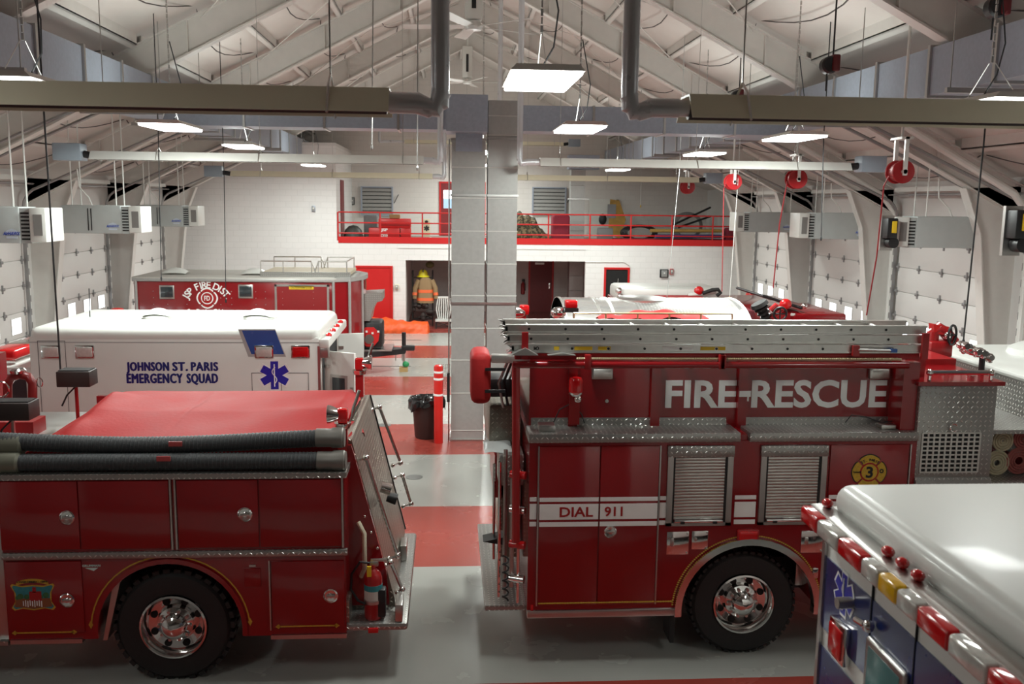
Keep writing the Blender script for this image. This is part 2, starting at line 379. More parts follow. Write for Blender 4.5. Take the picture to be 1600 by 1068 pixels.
# mezzanine front wall with openings, the room left of it, the floor slab
OX0,OX1,OZ=P(634,450,YM).x,P(914,450,YM).x,2.42
wm=MB()
RL=P(556,450,YM).x; RR=P(614,450,YM).x; SL=P(943,450,YM).x; SR=P(983,450,YM).x
wm.box(XL,OX0,YM,YM+.2,0,ZM); wm.box(OX0,OX1,YM,YM+.2,OZ,ZM); wm.box(OX1,XR,YM,YM+.2,0,ZM)
MX0=P(526,350,YM).x
wm.prism([(XL,ZM),(MX0,ZM),(MX0,6.3),(XL,6.3)],'y',YM,YM+.2)
wm=wm.build('wall_mezzanine',BLOCK,None,kind='structure')
bx('wall_mezzanine_side',BLOCK,None,MX0-.2,MX0,YM+.2,YB,ZM,6.3,kind='structure')
bx('ceiling_mezzanine_room',LINER,None,XL,MX0,YM,YB,6.3,6.4,kind='structure')
bx('floor_mezzanine',mat('plank_floor',(.30,.27,.24),.7),None,XL,XR,YM+.2,YB,ZM-.25,ZM,kind='structure')
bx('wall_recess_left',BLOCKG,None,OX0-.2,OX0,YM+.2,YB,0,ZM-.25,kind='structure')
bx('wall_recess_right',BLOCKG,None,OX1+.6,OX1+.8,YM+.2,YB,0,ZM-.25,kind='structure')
# conduits and cable raceway on the mezzanine wall
bx('cable_raceway',WHITE,wm,P(622,390,YM).x,P(915,390,YM).x,YM-.03,YM,2.83,2.87)
rods('conduit',WHITE,wm,[P(915,409,YM-.03),P(975,409,YM-.03),P(984,415,YM-.03),P(984,470,YM-.03)],.02)
# ---------------------------------------------------------------- roof
NP=7
def slope(sg):
    W=(XR-XL)/2+.3
    def fn(u,v):
        d=u*W; y=YF+(YB-YF)*v; x=XC+sg*d
        fr=(u*W/1.45)%1.0; sag=.13*math.sin(PI*fr)*(.75+.25*math.sin(y*1.26+d)); fy=((y-1.8)/5.0)%1.0
        return (x,y,roofz(x)-.02-sag*(math.sin(PI*fy)**.4 if 0<fy<1 else 0))
    return fn
ce=MB().grid(slope(1),70,130).grid(slope(-1),70,130).build('ceiling',FABRIC,None,kind='structure',ang=60)
MB().prism([(XL-.3,roofz(XL-.3)+.03),(XC,roofz(XC)+.03),(XR+.3,roofz(XR+.3)+.03),(XR+.3,roofz(XR)+.2),(XC,roofz(XC)+.2),(XL-.3,roofz(XL)+.2)],'y',YF-.2,YB+.2).build('roof_deck',LINER,ce)
sl=.52; cs=1/math.hypot(1,sl); sn_=sl*cs
def sbox(b,sg,d0,d1,y0,y1,t0,t1):
    """box laid on the roof slope: d along X from ridge, t downward from roof plane"""
    vs=[]
    for t in (t1,t0):
        for (d,y) in ((d0,y0),(d1,y0),(d1,y1),(d0,y1)):
            vs.append((XC+sg*d,y,roofz(XC+sg*d)-t))
    f=[(0,3,2,1),(4,5,6,7),(0,1,5,4),(1,2,6,5),(2,3,7,6),(3,0,4,7)]
    if sg<0: f=[q[::-1] for q in f]
    return b.add(vs,f)
FR=[1.8,6.8,11.8,16.8,21.8,26.8,31.8]
for yf in FR:
    for sg in (1,-1):
        b=MB(); W=(XR-XL)/2
        sbox(b,sg,0,W,yf-.012,yf+.012,.2,.78); sbox(b,sg,0,W,yf-.11,yf+.11,.76,.79); sbox(b,sg,0,W,yf-.11,yf+.11,.19,.22)
        for k in range(1,6): sbox(b,sg,W*k/6,W*k/6+.015,yf-.1,yf+.1,.2,.78)
        b.build('rafter',STRUCT,ce)
        # tapered column under the eave
        xw=XR if sg>0 else XL; c=MB(); zt=roofz(xw)-.2
        for (ya,yb) in ((yf-.012,yf+.012),):
            c.prism([(xw,0),(xw-sg*.25,0),(xw-sg*.75,zt-.9),(xw-sg*1.1,zt-.05),(xw,zt)],'y',ya,yb)
        c.prism([(xw-sg*.25,0),(xw-sg*.27,0),(xw-sg*.77,zt-.9),(xw-sg*.75,zt-.9)],'y',yf-.12,yf+.12)
        c.prism([(xw-sg*.75,zt-.9),(xw-sg*.77,zt-.9),(xw-sg*1.12,zt-.05),(xw-sg*1.1,zt-.05)],'y',yf-.12,yf+.12)
        c.build('column',STRUCT,wr if sg>0 else wl)
for sg in (1,-1):
    for k in range(NP):
        d=.05+k*1.45
        for i in range(len(FR)):
            y0=FR[i]+.12; y1=(FR[i+1]-.12) if i+1<len(FR) else YB
            b=MB(); sbox(b,sg,d,d+.03,y0,y1,.0,.22); sbox(b,sg,d,d+.11,y0,y1,.2,.22)
            b.build('purlin',STRUCT,ce)
    # dark cords that hold the fabric, drooping between the rafters
    for k in range(NP):
        for i in range(1,len(FR)-1):
            d=.55+k*1.45
            if d<9.8: rods('banding_cord',mat('cord_grey',(.10,.09,.085),.7),ce,[(XC+sg*(d+.25*math.sin(PI*t/8)),FR[i]+.1+(FR[i+1]-FR[i]-.2)*t/8,roofz(XC+sg*(d+.25*math.sin(PI*t/8)))-.05-.22*math.sin(PI*t/8)) for t in range(9)],.012,4)
for i in range(2,6):
    for sg in (1,-1):
        b=MB()
        for (d0,d1,ya,yb) in ((.3,4.8,FR[i],FR[i+1]),(4.8,.3,FR[i],FR[i+1])):
            b.tube([(XC+sg*d0,ya,roofz(XC+sg*d0)-.28),(XC+sg*d1,yb,roofz(XC+sg*d1)-.28)],.012,5)
        b.build('rod_brace',STRUCT,ce)
# flange braces and door tracks rising under the eaves
TRK=mat('track_steel',(.34,.34,.34),.45,.6)
def garage_door(n,sg,yc,wall):
    xw=(XR if sg>0 else XL); x1=xw-sg*.06
    o=MB().box(xw-sg*.01,xw-sg*.03,yc-2.0,yc+2.0,0,4.25).build('door_%d'%n,DOORW,None,kind='structure')
    zs=[0,.27,.835,1.4,1.96,2.525,3.09,3.655,4.22]
    for a,b_ in zip(zs[:-1],zs[1:]):
        p=MB().box(xw-sg*.03,x1,yc-1.97,yc+1.97,a+.006,b_-.006,.006)
        q=p.build('panel',DOORW,o)
        if abs(a-1.4)<.01:
            for k in range(4):
                yy=yc-1.5+k; z0=(a+b_)/2
                MB().box(x1-sg*.004,x1-sg*.012,yy-.25,yy+.25,z0-.20,z0+.20,.004).build('window_frame',DOORW,q)
                MB().box(x1-sg*.010,x1-sg*.016,yy-.21,yy+.21,z0-.165,z0+.165,.002).build('window_pane',PANE,q)
    for z in zs[2:-1]:
        for k in range(5):
            yy=yc-1.95+k*.975
            MB().box(x1,x1-sg*.02,yy-.025,yy+.025,z-.09,z+.09).box(x1-sg*.01,x1-sg*.05,yy-.05,yy+.05,z-.03,z+.03,.01).build('hinge',TRK,o)
    for s2 in (-1,1):
        yy=yc+s2*2.06
        t=MB().box(x1-sg*.02,x1-sg*.10,yy-.03,yy+.03,0,4.2)
        t.build('door_track',TRK if s2>0 else STEEL,o)
        h=MB()
        for k in range(14): h.box(x1-sg*.10,x1-sg*.105,yy-.02,yy+.02,.2+k*.3,.36+k*.3)
        h.build('track_slot',WHITE,o)
        # curved and inclined upper track following the roof
        pts=[(x1-sg*.06,yy,4.2)]+[(x1-sg*(.06+.5*(1-math.cos(a))),yy,4.2+.5*math.sin(a)) for a in (.35,.7,1.0)]
        xe=x1-sg*4.1; pts.append((xe,yy,4.62+.46*3.7))
        MB().tube(pts,.032,6).build('overhead_track',TRK,o)
    # torsion shaft and spring under the eave
    MB().cyl((xw-sg*.35,yc-2.1,4.75),(xw-sg*.35,yc+2.1,4.75),.018).cyl((xw-sg*.35,yc-1.2,4.75),(xw-sg*.35,yc+1.1,4.75),.032).build('torsion_spring',TRK,o)
    MB().box(xw-sg*.2,xw-sg*.32,yc-1.9,yc+1.9,4.82,4.92).build('header_bar',WHITE,o)
    return o
dn=1
for sg,w_ in ((-1,wl),(1,wr)):
    for yc in (9.2,14.2,19.2,24.2,29.2):
        garage_door(dn,sg,yc,w_); dn+=1
# white pipes on the right wall
for yy,n_ in ((16.2,0),(21.35,0)):
    rods('downpipe',WHITE,wr,[(XR-.12,yy,.0),(XR-.12,yy,4.3),(XR-.5,yy,4.75),(XR-2.6,yy,5.9)],.07,10)
for sg,xw,w_ in ((1,XR,wr),(-1,XL,wl)):
    for yf in (11.8,16.8,21.8,26.8):
        rods('conduit',WHITE,w_,[(xw-sg*.05,yf+.3,0),(xw-sg*.05,yf+.3,4.6)],.025,6)
        for dz,dd in ((.55,1.5),(.55,2.4)):
            rods('flange_brace',STRUCT,ce,[(xw-sg*dd,yf+.05,roofz(xw-sg*dd)-.76),(xw-sg*(dd+.1),yf+.9,roofz(xw-sg*dd)-.2)],.03,5)
# ---------------------------------------------------------------- doors and openings on the far walls
def red_door(n,x0,x1,y,z0,z1,face=True,vent=False):
    o=MB().box(x0-.07,x0,y-.06,y+.02,z0,z1+.07).box(x1,x1+.07,y-.06,y+.02,z0,z1+.07).box(x0,x1,y-.06,y+.02,z1,z1+.07).build('door_%d'%n,REDBR,None,kind='structure')
    return o
d=red_door(11,RL+.07,RR-.07,YM,0,2.15); bx('leaf',REDBR,d,RL+.07,RR-.07,YM-.03,YM-.002,0,2.15); 
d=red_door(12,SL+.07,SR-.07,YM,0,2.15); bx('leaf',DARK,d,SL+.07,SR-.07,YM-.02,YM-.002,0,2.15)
rods('leaf_reflection_bar',STEEL,d,[P(966,435,YM-.05),P(965,446,YM-.05)],.01)
MAROON=mat('maroon_door_paint',(.20,.012,.014),.4)
bd0,bd1=P(828,450,YB).x,P(862,450,YB).x
d=red_door(13,bd0,bd1,YB,0,2.1); bx('leaf',MAROON,d,bd0,bd1,YB-.03,YB-.002,0,2.1)
bx('door_closer',STEEL,d,P(836,412,YB).x,P(850,412,YB).x,YB-.09,YB-.03,1.95,2.03); bx('lever_handle',CHROME,d,P(858,450,YB).x-.03,P(858,450,YB).x+.05,YB-.09,YB-.03,.95,1.2,.01)
ud0,ud1=P(689,300,YB).x,P(756,300,YB).x
d=red_door(14,ud0,ud1,YB,ZM,ZM+2.1); lf=bx('leaf',MAROON,d,ud0,ud1,YB-.03,YB-.002,ZM,ZM+2.1)
wa,wb=P(693,297,YB-.04),P(755,326,YB-.04); bx('window_pane',PANE,lf,wa.x,wb.x,YB-.04,YB-.03,wb.z,wa.z)
bx('sky_band',mat('door_glass_blue',(.30,.45,.62),.2,emit=.8),lf,wa.x,wb.x,YB-.044,YB-.04,wb.z,wb.z+.38)
d=red_door(15,-99,-98.5,YB,0,1) if False else None
bx('door_15',MAROON,None,MX0,MX0+.03,YM+1.2,YM+2.2,ZM,ZM+2.1,kind='structure')
# louvres on the mezzanine back wall
def louvre(px0,py0,px1,py1,lab):
    a,b_=P(px0,py0,YB-.06),P(px1,py1,YB-.06); o=thing('wall_louvre',((a.x+b_.x)/2,YB-.06,b_.z),lab,'louvre','louvres on the upper wall')
    x0,x1,z0,z1=a.x,b_.x,b_.z,a.z
    MB().box(x0-.06,x0,YB-.12,YB,z0,z1).box(x1,x1+.06,YB-.12,YB,z0,z1).box(x0,x1,YB-.12,YB,z1-.05,z1).box(x0,x1,YB-.12,YB,z0,z0+.05).build('frame',GALV,o)
    bx('backing',DARK,o,x0,x1,YB-.03,YB-.005,z0,z1)
    n=7
    for k in range(n):
        z=z0+.05+(z1-z0-.1)*k/n; h=(z1-z0-.1)/n
        MB().prism([(YB-.11,z+.01),(YB-.10,z),(YB-.06,z+h*.80),(YB-.07,z+h*.84)],'x',x0,x1).build('slat',GALVW,o)
    rods('actuator_rod',BLACK,o,[(x1+.1,YB-.1,z0+.5),(x1+.28,YB-.1,z0+.85)],.015)
louvre(566,291,612,337,'metal wall louvre above the red chest, left of the red loft door')
louvre(834,292,882,336,'metal wall louvre above the camouflage pile on the loft')
# wall boxes
def wallbox(px,py,w,h,m,lab,Y=YB,cat='switch box',name='switch_box'):
    a=P(px,py,Y-.03); o=thing(name,(a.x,Y,a.z-h/2),lab,cat); bx('body',m,o,a.x-w/2,a.x+w/2,Y-.08,Y,a.z-h/2,a.z+h/2,.01); bx('cover',mat('box_face',(.30,.31,.30),.4),o,a.x-w*.36,a.x+w*.36,Y-.095,Y-.07,a.z-h*.4,a.z+h*.4,.008)
    MB().cyl((a.x,Y-.11,a.z+.02),(a.x,Y-.09,a.z+.02),.03,n=10).build('button',WHITE,o); return o
wallbox(550.5,314,.18,.3,BLACK,'dark switch box on the loft wall left of the left louvre')
wallbox(963,317,.18,.28,BLACK,'dark switch box on the loft wall right of the pale duct riser')
wallbox(490,326,.12,.2,GALV,'small metal box high on the white wall left of the loft railing',YM)
wallbox(1037.5,427,.30,.30,BLACK,'square black panel on the white wall right of the dark doorway',YM,'wall panel','wall_panel')
wallbox(1049,424,.13,.2,REDBR,'small red alarm box beside the square black wall panel',YM,'alarm box','alarm_box')
wallbox(620,448,.14,.18,BEIGE,'beige wall switch between the red door and the gear alcove',YM,'switch','wall_switch')
# ---------------------------------------------------------------- loft railing (a thing of its own)
rl=thing('loft_railing',(3.2,YM+.05,ZM),'red pipe railing along the edge of the loft','railing')
x0,x1=MX0+.05,XR-.35
bx('kick_plate',REDBR,rl,x0,x1,YM-.02,YM+.0,ZM-.08,ZM+.14)
for z in (ZM+.98,ZM+.62,ZM+.26): rods('rail',REDBR,rl,[(x0,YM+.06,z),(x1,YM+.06,z)],.024,8)
for px in (528,594,660,726,794,857,922,986,1050,1114,1150):
    x=P(px,350,YM+.06).x
    if x0-.1<x<x1+.1: rods('post',REDBR,rl,[(x,YM+.06,ZM),(x,YM+.06,ZM+.98)],.026,8)
# ================================================================ SERVICES
# ---------------------------------------------------------------- lamps
def lamp(px,py,Y,lab,w=.62,l=1.25,zfix=5.52,k_=1.0):
    a=P(px,py,Y) if px is not None else Vector((py,Y,zfix)); x,y,z=a.x,Y,zfix; LAMP_K=k_
    o=thing('high_bay_lamp',(x,y,z),lab,'lamp','hanging high bay lamps')
    MB().prism([(x-w/2,z+.0),(x+w/2,z+.0),(x+w/2-.05,z+.05),(x-w/2+.05,z+.05)],'y',y-l/2,y+l/2).build('housing',PWHITE,o)
    MB().box(x-w/2+.02,x+w/2-.02,y-l/2+.02,y+l/2-.02,z-.035,z+.0,.015).build('diffuser',LAMP,o)
    c=MB(); zt=roofz(x)-.25
    for s in (-1,1):
        c.tube([(x,y+s*.4,z+.09),(x,y+s*.05,z+.4)],.005,4)
    n=int((zt-z-.4)/.07)
    for k in range(n): c.box(x-.007 if k%2 else x-.012,x+.007 if k%2 else x+.012,y-.012 if k%2 else y-.007,y+.012 if k%2 else y+.007,z+.4+k*.07,z+.4+k*.07+.06)
    c.build('hanging_chain',STEEL,o)
    rods('power_cord',BLACK,o,[(x,y+.1,z+.09),(x+.12,y+.1,z+.3),(x+.15,y+.05,z+.6),(x+.02,y,z+1.2)],.008,5)
    L=bpy.data.lights.new('lamp_light','AREA'); L.shape='RECTANGLE'; L.size=w-.06; L.size_y=l-.06; L.energy=LAMP_K*LAMP_W*(1-LAMP_UP); L.color=LAMP_COL
    lo=bpy.data.objects.new('lamp_light',L); COL.objects.link(lo); lo.parent=o; lo.location=(0,0,-.06)
    U=L.copy(); U.energy=LAMP_K*LAMP_W*LAMP_UP; uo=bpy.data.objects.new('ceiling_fill_light',U); COL.objects.link(uo); uo.parent=o; uo.location=(0,0,.13); uo.rotation_euler=(PI,0,0)  # upward light added above each housing to brighten the ceiling
    return o
for px,py,Y,lab in ((40,126,9.2,'bright hanging lamp at the left edge, above the long beige heater'),(268,199,14.2,'second hanging lamp of the left row, beside the left duct'),
  (381,228,19.2,'third hanging lamp of the left row, partway to the far wall'),(490,260,29.2,'small far hanging lamp of the left row near the white wall'),
  (1545,155,9.2,'bright hanging lamp at the right edge under the right duct'),(1240,215,14.2,'second hanging lamp of the right row, under the right duct'),
  (1100,240,19.2,'third hanging lamp of the right row above the white heater tube'),(965,263,29.2,'small far hanging lamp of the right row near the loft')):
    lamp(px,py,Y,lab,k_=.2 if Y<10 else 1.0)
lamp(None,-4.05,4.2,'hanging lamp over the nearest left bay, above the picture',k_=.12); lamp(None,5.3,4.2,'hanging lamp over the nearest right bay, above the picture',k_=.12)
lamp(845,136,8.4,'large glowing lamp on a chain in the upper middle of the hall',zfix=5.56,k_=.35)
lamp(905,201,13.2,'hanging lamp in front of the cross duct, right of the duct risers',zfix=5.52)
lamp(755,236,21.5,'lamp seen through the gap between the two duct risers, nearer one',zfix=5.6)
lamp(754,258,29.2,'lamp seen through the gap between the two duct risers, farther one',zfix=5.6)
lamp(None,P(729,240,35.2).x,35.2,'added fill lamp for the loft, mostly hidden behind the left duct riser',zfix=6.3,k_=.45,w=.5); lamp(None,P(780,240,35.2).x+.1,35.2,'added fill lamp for the loft, mostly hidden behind the right duct riser',zfix=6.3,k_=.45,w=.5)  # both lamps are added to brighten the loft back wall
# ---------------------------------------------------------------- ducts
def duct_run(x0,x1,sgn,lab):
    o=thing('air_duct',((x0+x1)/2,4.5,5.92),lab,'duct','long ceiling ducts')
    y=4.5; k=0
    while y<36.5:
        e=min(y+1.5,37.3); MB().box(x0,x1,y+.01,e-.01,5.92,6.52).build('duct_section',GALV,o)
        MB().box(x0-.03,x1+.03,e-.03,e+.03,5.89,6.55).build('joint_flange',STEEL,o)
        y=e; k+=1
    for yy in (8.4,11.0,13.5,16.1,18.6,23,27,31):
        h=MB(); h.box(x0-.3,x1+.3,yy-.03,yy+.03,5.84,5.90)
        for xx in (x0-.25,x1+.25): h.tube([(xx,yy,5.87),(xx,yy,roofz(xx)-.2)],.008,4)
        h.build('trapeze_hanger',STEEL,o)
    return o
duct_run(-5.75,-5.0,-1,'long galvanised ceiling duct running down the left side')
duct_run(6.2,6.95,1,'long galvanised ceiling duct running down the right side')
# cross duct
o=thing('cross_duct',(.6,17.15,5.72),'galvanised duct crossing the hall above the two risers','duct')
y0,y1=17.0,17.75
for (a,b_,t) in ((-5.0,-3.6,0),(-3.6,-2.2,0),(-2.2,-.9,0),(-.9,.0,0),(1.3,2.6,0),(2.6,3.9,0),(3.9,5.2,0),(5.2,6.16,0)):
    MB().box(a+.008,b_-.008,y0,y1,5.75,6.2).build('duct_section',GALV,o); MB().box(b_-.02,b_+.02,y0-.02,y1+.02,5.73,6.22).build('joint_flange',STEEL,o)
bx('plenum_box',GALV,o,-.05,.69,16.9,17.8,5.72,6.36)
# risers
def riser(x0,x1,y0,y1,ztop,lab,zs,straps,m):
    o=thing('duct_riser',((x0+x1)/2,(y0+y1)/2,0),lab,'duct','sheet metal duct risers')
    for a,b_ in zip(zs[:-1],zs[1:]): MB().box(x0,x1,y0,y1,a+.006,b_-.006).build('duct_section',m,o); 
    sm=MB()
    for z in zs[1:-1]: MB().box(x0-.008,x1+.008,y0-.008,y1+.008,z-.007,z+.007).build('seam',PWHITE,o)
    for z in straps: MB().box(x0-.02,x1+.02,y0-.03,y0-.008,z-.02,z+.02).box(x0-.02,x1+.02,y1,y1+.02,z-.02,z+.02).build('strap',STEEL,o)
    bx('base_flange',STEEL,o,x0-.02,x1+.02,y0-.05,y1+.05,0,.03)
    return o
zs=[0,.2,.92,1.55,2.15,2.76,3.35,3.95,4.55,5.1,5.6]
r1=riser(.05,.66,17.15,17.75,5.72,'left of the two tall sheet metal duct risers behind the red bollard',zs,(2.62,4.6,5.6),GALVW)
bx('access_cover',GALV,r1,.12,.6,17.11,17.15,5.38,5.7)
zs=[0,.2,.92,1.55,2.15,2.76,3.35,3.95,4.55,5.1,5.68,6.02,6.3]
r2=riser(.71,1.25,17.15,17.75,6.3,'right of the two tall sheet metal duct risers behind the red bollard',zs,(2.62,4.6,5.62),GALVW)
g=thing('return_air_grille',(.92,17.05,.2),'white slatted air grille at the foot of the right duct riser','grille')
bx('frame',WHITE,g,.72,1.2,17.09,17.14,.16,1.3)
for k in range(18): bx('slat',WHITE,g,.76,1.16,17.055,17.09,.21+k*.06,.24+k*.06)
bx('backing',DARK,g,.76,1.16,17.085,17.092,.2,1.27)
# far pale riser by the loft
o=thing('pale_duct_riser',(P(901,400,35.5).x,35.5,0),'pale sheet metal riser standing in the opening and up through the loft','duct')
a,b_=P(890,350,35.5).x,P(912,350,35.5).x
for k in range(10): MB().box(a,b_,35.3,35.8,k*.57,k*.57+.56).build('duct_section',GALVW,o)
bx('top_box',GALV,o,a-.1,b_+.5,35.2,35.9,5.72,6.25)
for z in (3.6,4.6): MB().box(a-.12,b_+.12,35.27,35.3,z,z+.03).build('strap',STEEL,o)
# wire mesh guard left of the riser
o=thing('wire_guard',(-.06,17.2,.9),'thin wire rack fixed to the left duct riser','rack')
b=MB()
for k in range(7): b.tube([(-.22+.04*k,17.3,.95),(-.22+.04*k,17.3,1.45)],.004,4)
for k in range(8): b.tube([(-.22,17.3,.95+.07*k),(.03,17.3,.95+.07*k)],.004,4)
b.build('wire_grid',STEEL,o); rods('post',STEEL,o,[(0.005,17.2,.0),(0.005,17.2,5.6)],.014,6); bx('clamp',BLACK,o,-.03,.025,17.14,17.26,.75,1.3)
# ---------------------------------------------------------------- infrared tube heaters
def heater(x0,x1,Y,z,lab,m,flue_x,h=.14,burner=None,r=.05):
    o=thing('tube_heater',((x0+x1)/2,Y,z),lab,'heater','infrared tube heaters')
    MB().prism([(Y-.20,z),(Y-.10,z+h),(Y+.10,z+h),(Y+.20,z),(Y+.19,z),(Y+.095,z+h-.012),(Y-.095,z+h-.012),(Y-.19,z)],'x',x0,x1).build('reflector',m,o)
    rods('burner_tube',BLACK,o,[(x0+.02,Y,z+.05),(x1-.02,Y,z+.05)],.05,10)
    n=max(2,int((x1-x0)/2.4))
    for k in range(n+1):
        xx=x0+.35+(x1-x0-.7)*k/n; b=MB()
        if -5.9<xx<-4.9: xx=-4.85
        if 6.1<xx<7.05: xx=6.05
        b.tube([(xx,Y-.2,z-.01),(xx,Y-.11,z+h+.01),(xx,Y,z+h+.08),(xx,Y+.11,z+h+.01),(xx,Y+.2,z-.01)],.008,5); b.tube([(xx,Y,z+h+.08),(xx,Y,roofz(xx)-.25)],.006,4)
        b.build('hanger',STEEL,o)
    s=1 if flue_x>x1 else -1; xe=x1 if s>0 else x0; zc=z+.07
    rods('flue_pipe',PIPE,o,[(xe-s*.02,Y,zc),(flue_x-s*.16,Y,zc),(flue_x-s*.07,Y,zc-.03),(flue_x,Y,zc+.0),(flue_x,Y,zc+.12),(flue_x,Y,roofz(flue_x)-.1)],r,14)
    MB().tube([(flue_x-s*.30,Y,zc),(flue_x-s*.13,Y,zc),(flue_x-s*.03,Y,zc-.025),(flue_x+s*.005,Y,zc+.07)],r*1.14,14).build('elbow',PIPE,o)
    if burner is not None:
        xb=burner; q=-1 if xb<x0 else 1
        bx('burner_box',mat('blue_grey_box',(.28,.33,.38),.4),o,xb,xb+q*.45,Y-.16,Y+.16,z-.02,z+.26,.015); MB().cyl((xb,Y,z+.09),((x0 if q<0 else x1),Y,z+.06),.06).build('coupling',BLACK,o)
    return o
heater(-7.2,P(610,157,5.7).x,5.7,5.00,'long beige heater tube crossing the top left of the picture',BEIGE,P(688,160,5.7).x,h=.145,r=.055)
heater(P(1070,166,5.7).x,8.0,5.7,5.00,'long beige heater tube crossing the top right of the picture',BEIGE,P(983,172,5.7).x,h=.145,r=.05)
Yh=16.2
heater(P(145,246,Yh).x,P(662,251,Yh).x,Yh,5.10,'pale heater tube over the ambulance box, left of the risers',PWHITE,P(688,250,Yh).x,burner=P(143,246,Yh).x-.12)
heater(P(843,252,Yh).x,P(1325,261,Yh).x,Yh,5.10,'pale heater tube right of the risers, ending in a blue grey burner',PWHITE,P(812,252,Yh).x,burner=P(1336,261,Yh).x+.05)
Yh=24.8
heater(P(362,273,Yh).x,P(676,275,Yh).x,Yh,5.05,'far beige heater tube left of the risers, in front of the white wall',BEIGE,P(694,275,Yh).x,burner=P(355,273,Yh).x-.1,r=.06)
heater(P(803,275,Yh).x,P(1090,284,Yh).x,Yh,5.05,'far beige heater tube right of the risers, above the loft railing',BEIGE,P(780,275,Yh).x,burner=P(1098,284,Yh).x+.05,r=.06)
Yh=36.0
heater(P(632,219,Yh).x,P(880,222,Yh).x,Yh,P(632,224,Yh).z,'farthest brown heater tube high on the back wall',BEIGE,P(593,219,Yh).x,burner=P(888,222,Yh).x)
# ---------------------------------------------------------------- ceiling fans
def fan(px,py,Y,lab,rot):
    a=P(px,py,Y); o=thing('ceiling_fan',a[:],lab,'fan','ceiling fans under the ridge'); x,y,z=a
    bx('housing',WHITE,o,x-.16,x+.16,y-.16,y+.16,z+.12,z+1.1,.03); rods('down_rod',WHITE,o,[(x,y,z+1.0),(x,y,roofz(x)-.2)],.03)
    bx('housing_slot',BLACK,o,x-.04,x+.04,y-.175,y-.15,z+.3,z+.85)
    MB().lathe([(0,-.08),(.14,-.06),(.17,0),(.12,.1),(0,.12)],(x,y,z),'z',16).build('hub',WHITE,o)
    for k in range(5):
        A=rot+k*2*PI/5; ca,sa=math.cos(A),math.sin(A); b=MB()
        pts=[]
        for r,w in ((.12,.05),(.35,.09),(1.3,.12)):
            for s in (-1,1): pts.append((x+r*ca-s*w*sa,y+r*sa+s*w*ca,z+.0+s*.02))
        b.add(pts+[(p[0],p[1],p[2]+.012) for p in pts],[(0,2,3,1),(2,4,5,3),(6,7,9,8),(8,9,11,10),(0,6,8,2),(2,8,10,4),(1,3,9,7),(3,5,11,9),(4,10,11,5),(0,1,7,6)])
        b.build('blade',WHITE,o)
fan(740,42,17.8,'near ceiling fan hanging from the ridge at the top centre',.5)
fan(730,128,31.0,'far ceiling fan under the ridge above the risers',.1)
# ---------------------------------------------------------------- air cleaners
LOGOB=mat('logo_blue',(.02,.06,.40),.4); CLEAN=mat('air_cleaner_grey',(.45,.48,.47),.45)
def cleaner(px0,px1,py0,py1,Y,inner,lab):
    """long grey box, logo side to the camera, intake at the hall side"""
    a=P(px0,py0,Y); b_=P(px1,py1,Y); x0,x1,z0,z1=a.x,b_.x,b_.z,a.z; D=.62; g=.34*(1 if inner>0 else -1)
    o=thing('air_cleaner',((x0+x1)/2,Y+D/2,z0),lab,'air cleaner','hanging air cleaners')
    bx('cabinet',CLEAN,o,x0,x1,Y,Y+D,z0,z1,.015)
    xs,xe=(x1,x1+.16) if inner>0 else (x0-.16,x0)
    bx('louvre_section',CLEAN,o,xs,xe,Y+.02,Y+D-.02,z0,z1-.02)
    for k in range(8): bx('louvre_slat',DARK,o,xs+.02,xe-.02,Y+.012,Y+.022,z0+.05+k*(z1-z0-.1)/8,z0+.05+(k+.45)*(z1-z0-.1)/8)
    xs2,xe2=(xe,xe+.24) if inner>0 else (xs-.24,xs)
    f=bx('intake_frame',WHITE,o,xs2,xe2,Y-.03,Y+D,z0+.02,z1-.01,.015); bx('intake_grille',mat('grille_grey',(.22,.21,.20),.6),f,min(xs2,xe2)+.06,max(xs2,xe2)-.05,Y-.04,Y-.02,z0+.12,z1-.11)
    lx=x1-.28 if inner>0 else x1-.2; h=z1-z0
    if inner>0: lx=x0+(x1-x0)*.86
    MB().prism([(lx-.13,z0+h*.25),(lx+.13,z0+h*.25),(lx+.06,z0+h*.36),(lx,z0+h*.40),(lx-.06,z0+h*.36)],'y',Y-.004,Y).build('logo_mountain',mat('logo_pale',(.55,.62,.70),.5),o)
    text('logo_text','AirHAWX',LOGOB,o,(lx,Y-.004,z0+h*.27),.24,.055,fat=.03,shear=.25)
    MB().lathe([(.10,0),(.10,-.004),(0,-.004)],(lx,Y,z0+h*.16),'y',16).build('logo_seal',mat('logo_pale',(.5,.5,.5)),o) if False else bx('logo_plate',mat('logo_pale',(.5,.5,.5)),o,lx-.08,lx+.08,Y-.004,Y,z0+h*.13,z0+h*.19)
    if inner>0:
        xm=x0+(x1-x0)*.48
        for dx in (-.03,.03): bx('door_hinge',BLACK,o,xm+dx-.008,xm+dx+.008,Y-.012,Y,z0+.06,z1-.06)
    for xx in (x0+.2,x1-.1):
        for yy in (Y+.08,Y+D-.08): rods('hanger_rod',WHITE,o,[(xx,yy,z1),(xx,yy,roofz(xx)-.2)],.014,5)
    rods('cord',WHITE,o,[(x0+.5*(x1-x0),Y+.1,z1),(x0+.45*(x1-x0),Y+.1,z1+.15),(x0+.3*(x1-x0),Y+.1,z1+.35),(x0+.28*(x1-x0),Y+.1,z1+.7)],.014,6)
    return o
cleaner(-62,32,322,380,14.5,1,'grey air cleaner at the left edge, nearest of the left three')
cleaner(94,190,320,365,18.9,1,'grey air cleaner over the left doors, middle of the left three')
cleaner(212,286,320,354,24.6,1,'grey air cleaner over the left doors, farthest of the left three')
cleaner(1172,1240,331,363,26.2,-1,'grey air cleaner over the right doors, farthest of the right three')
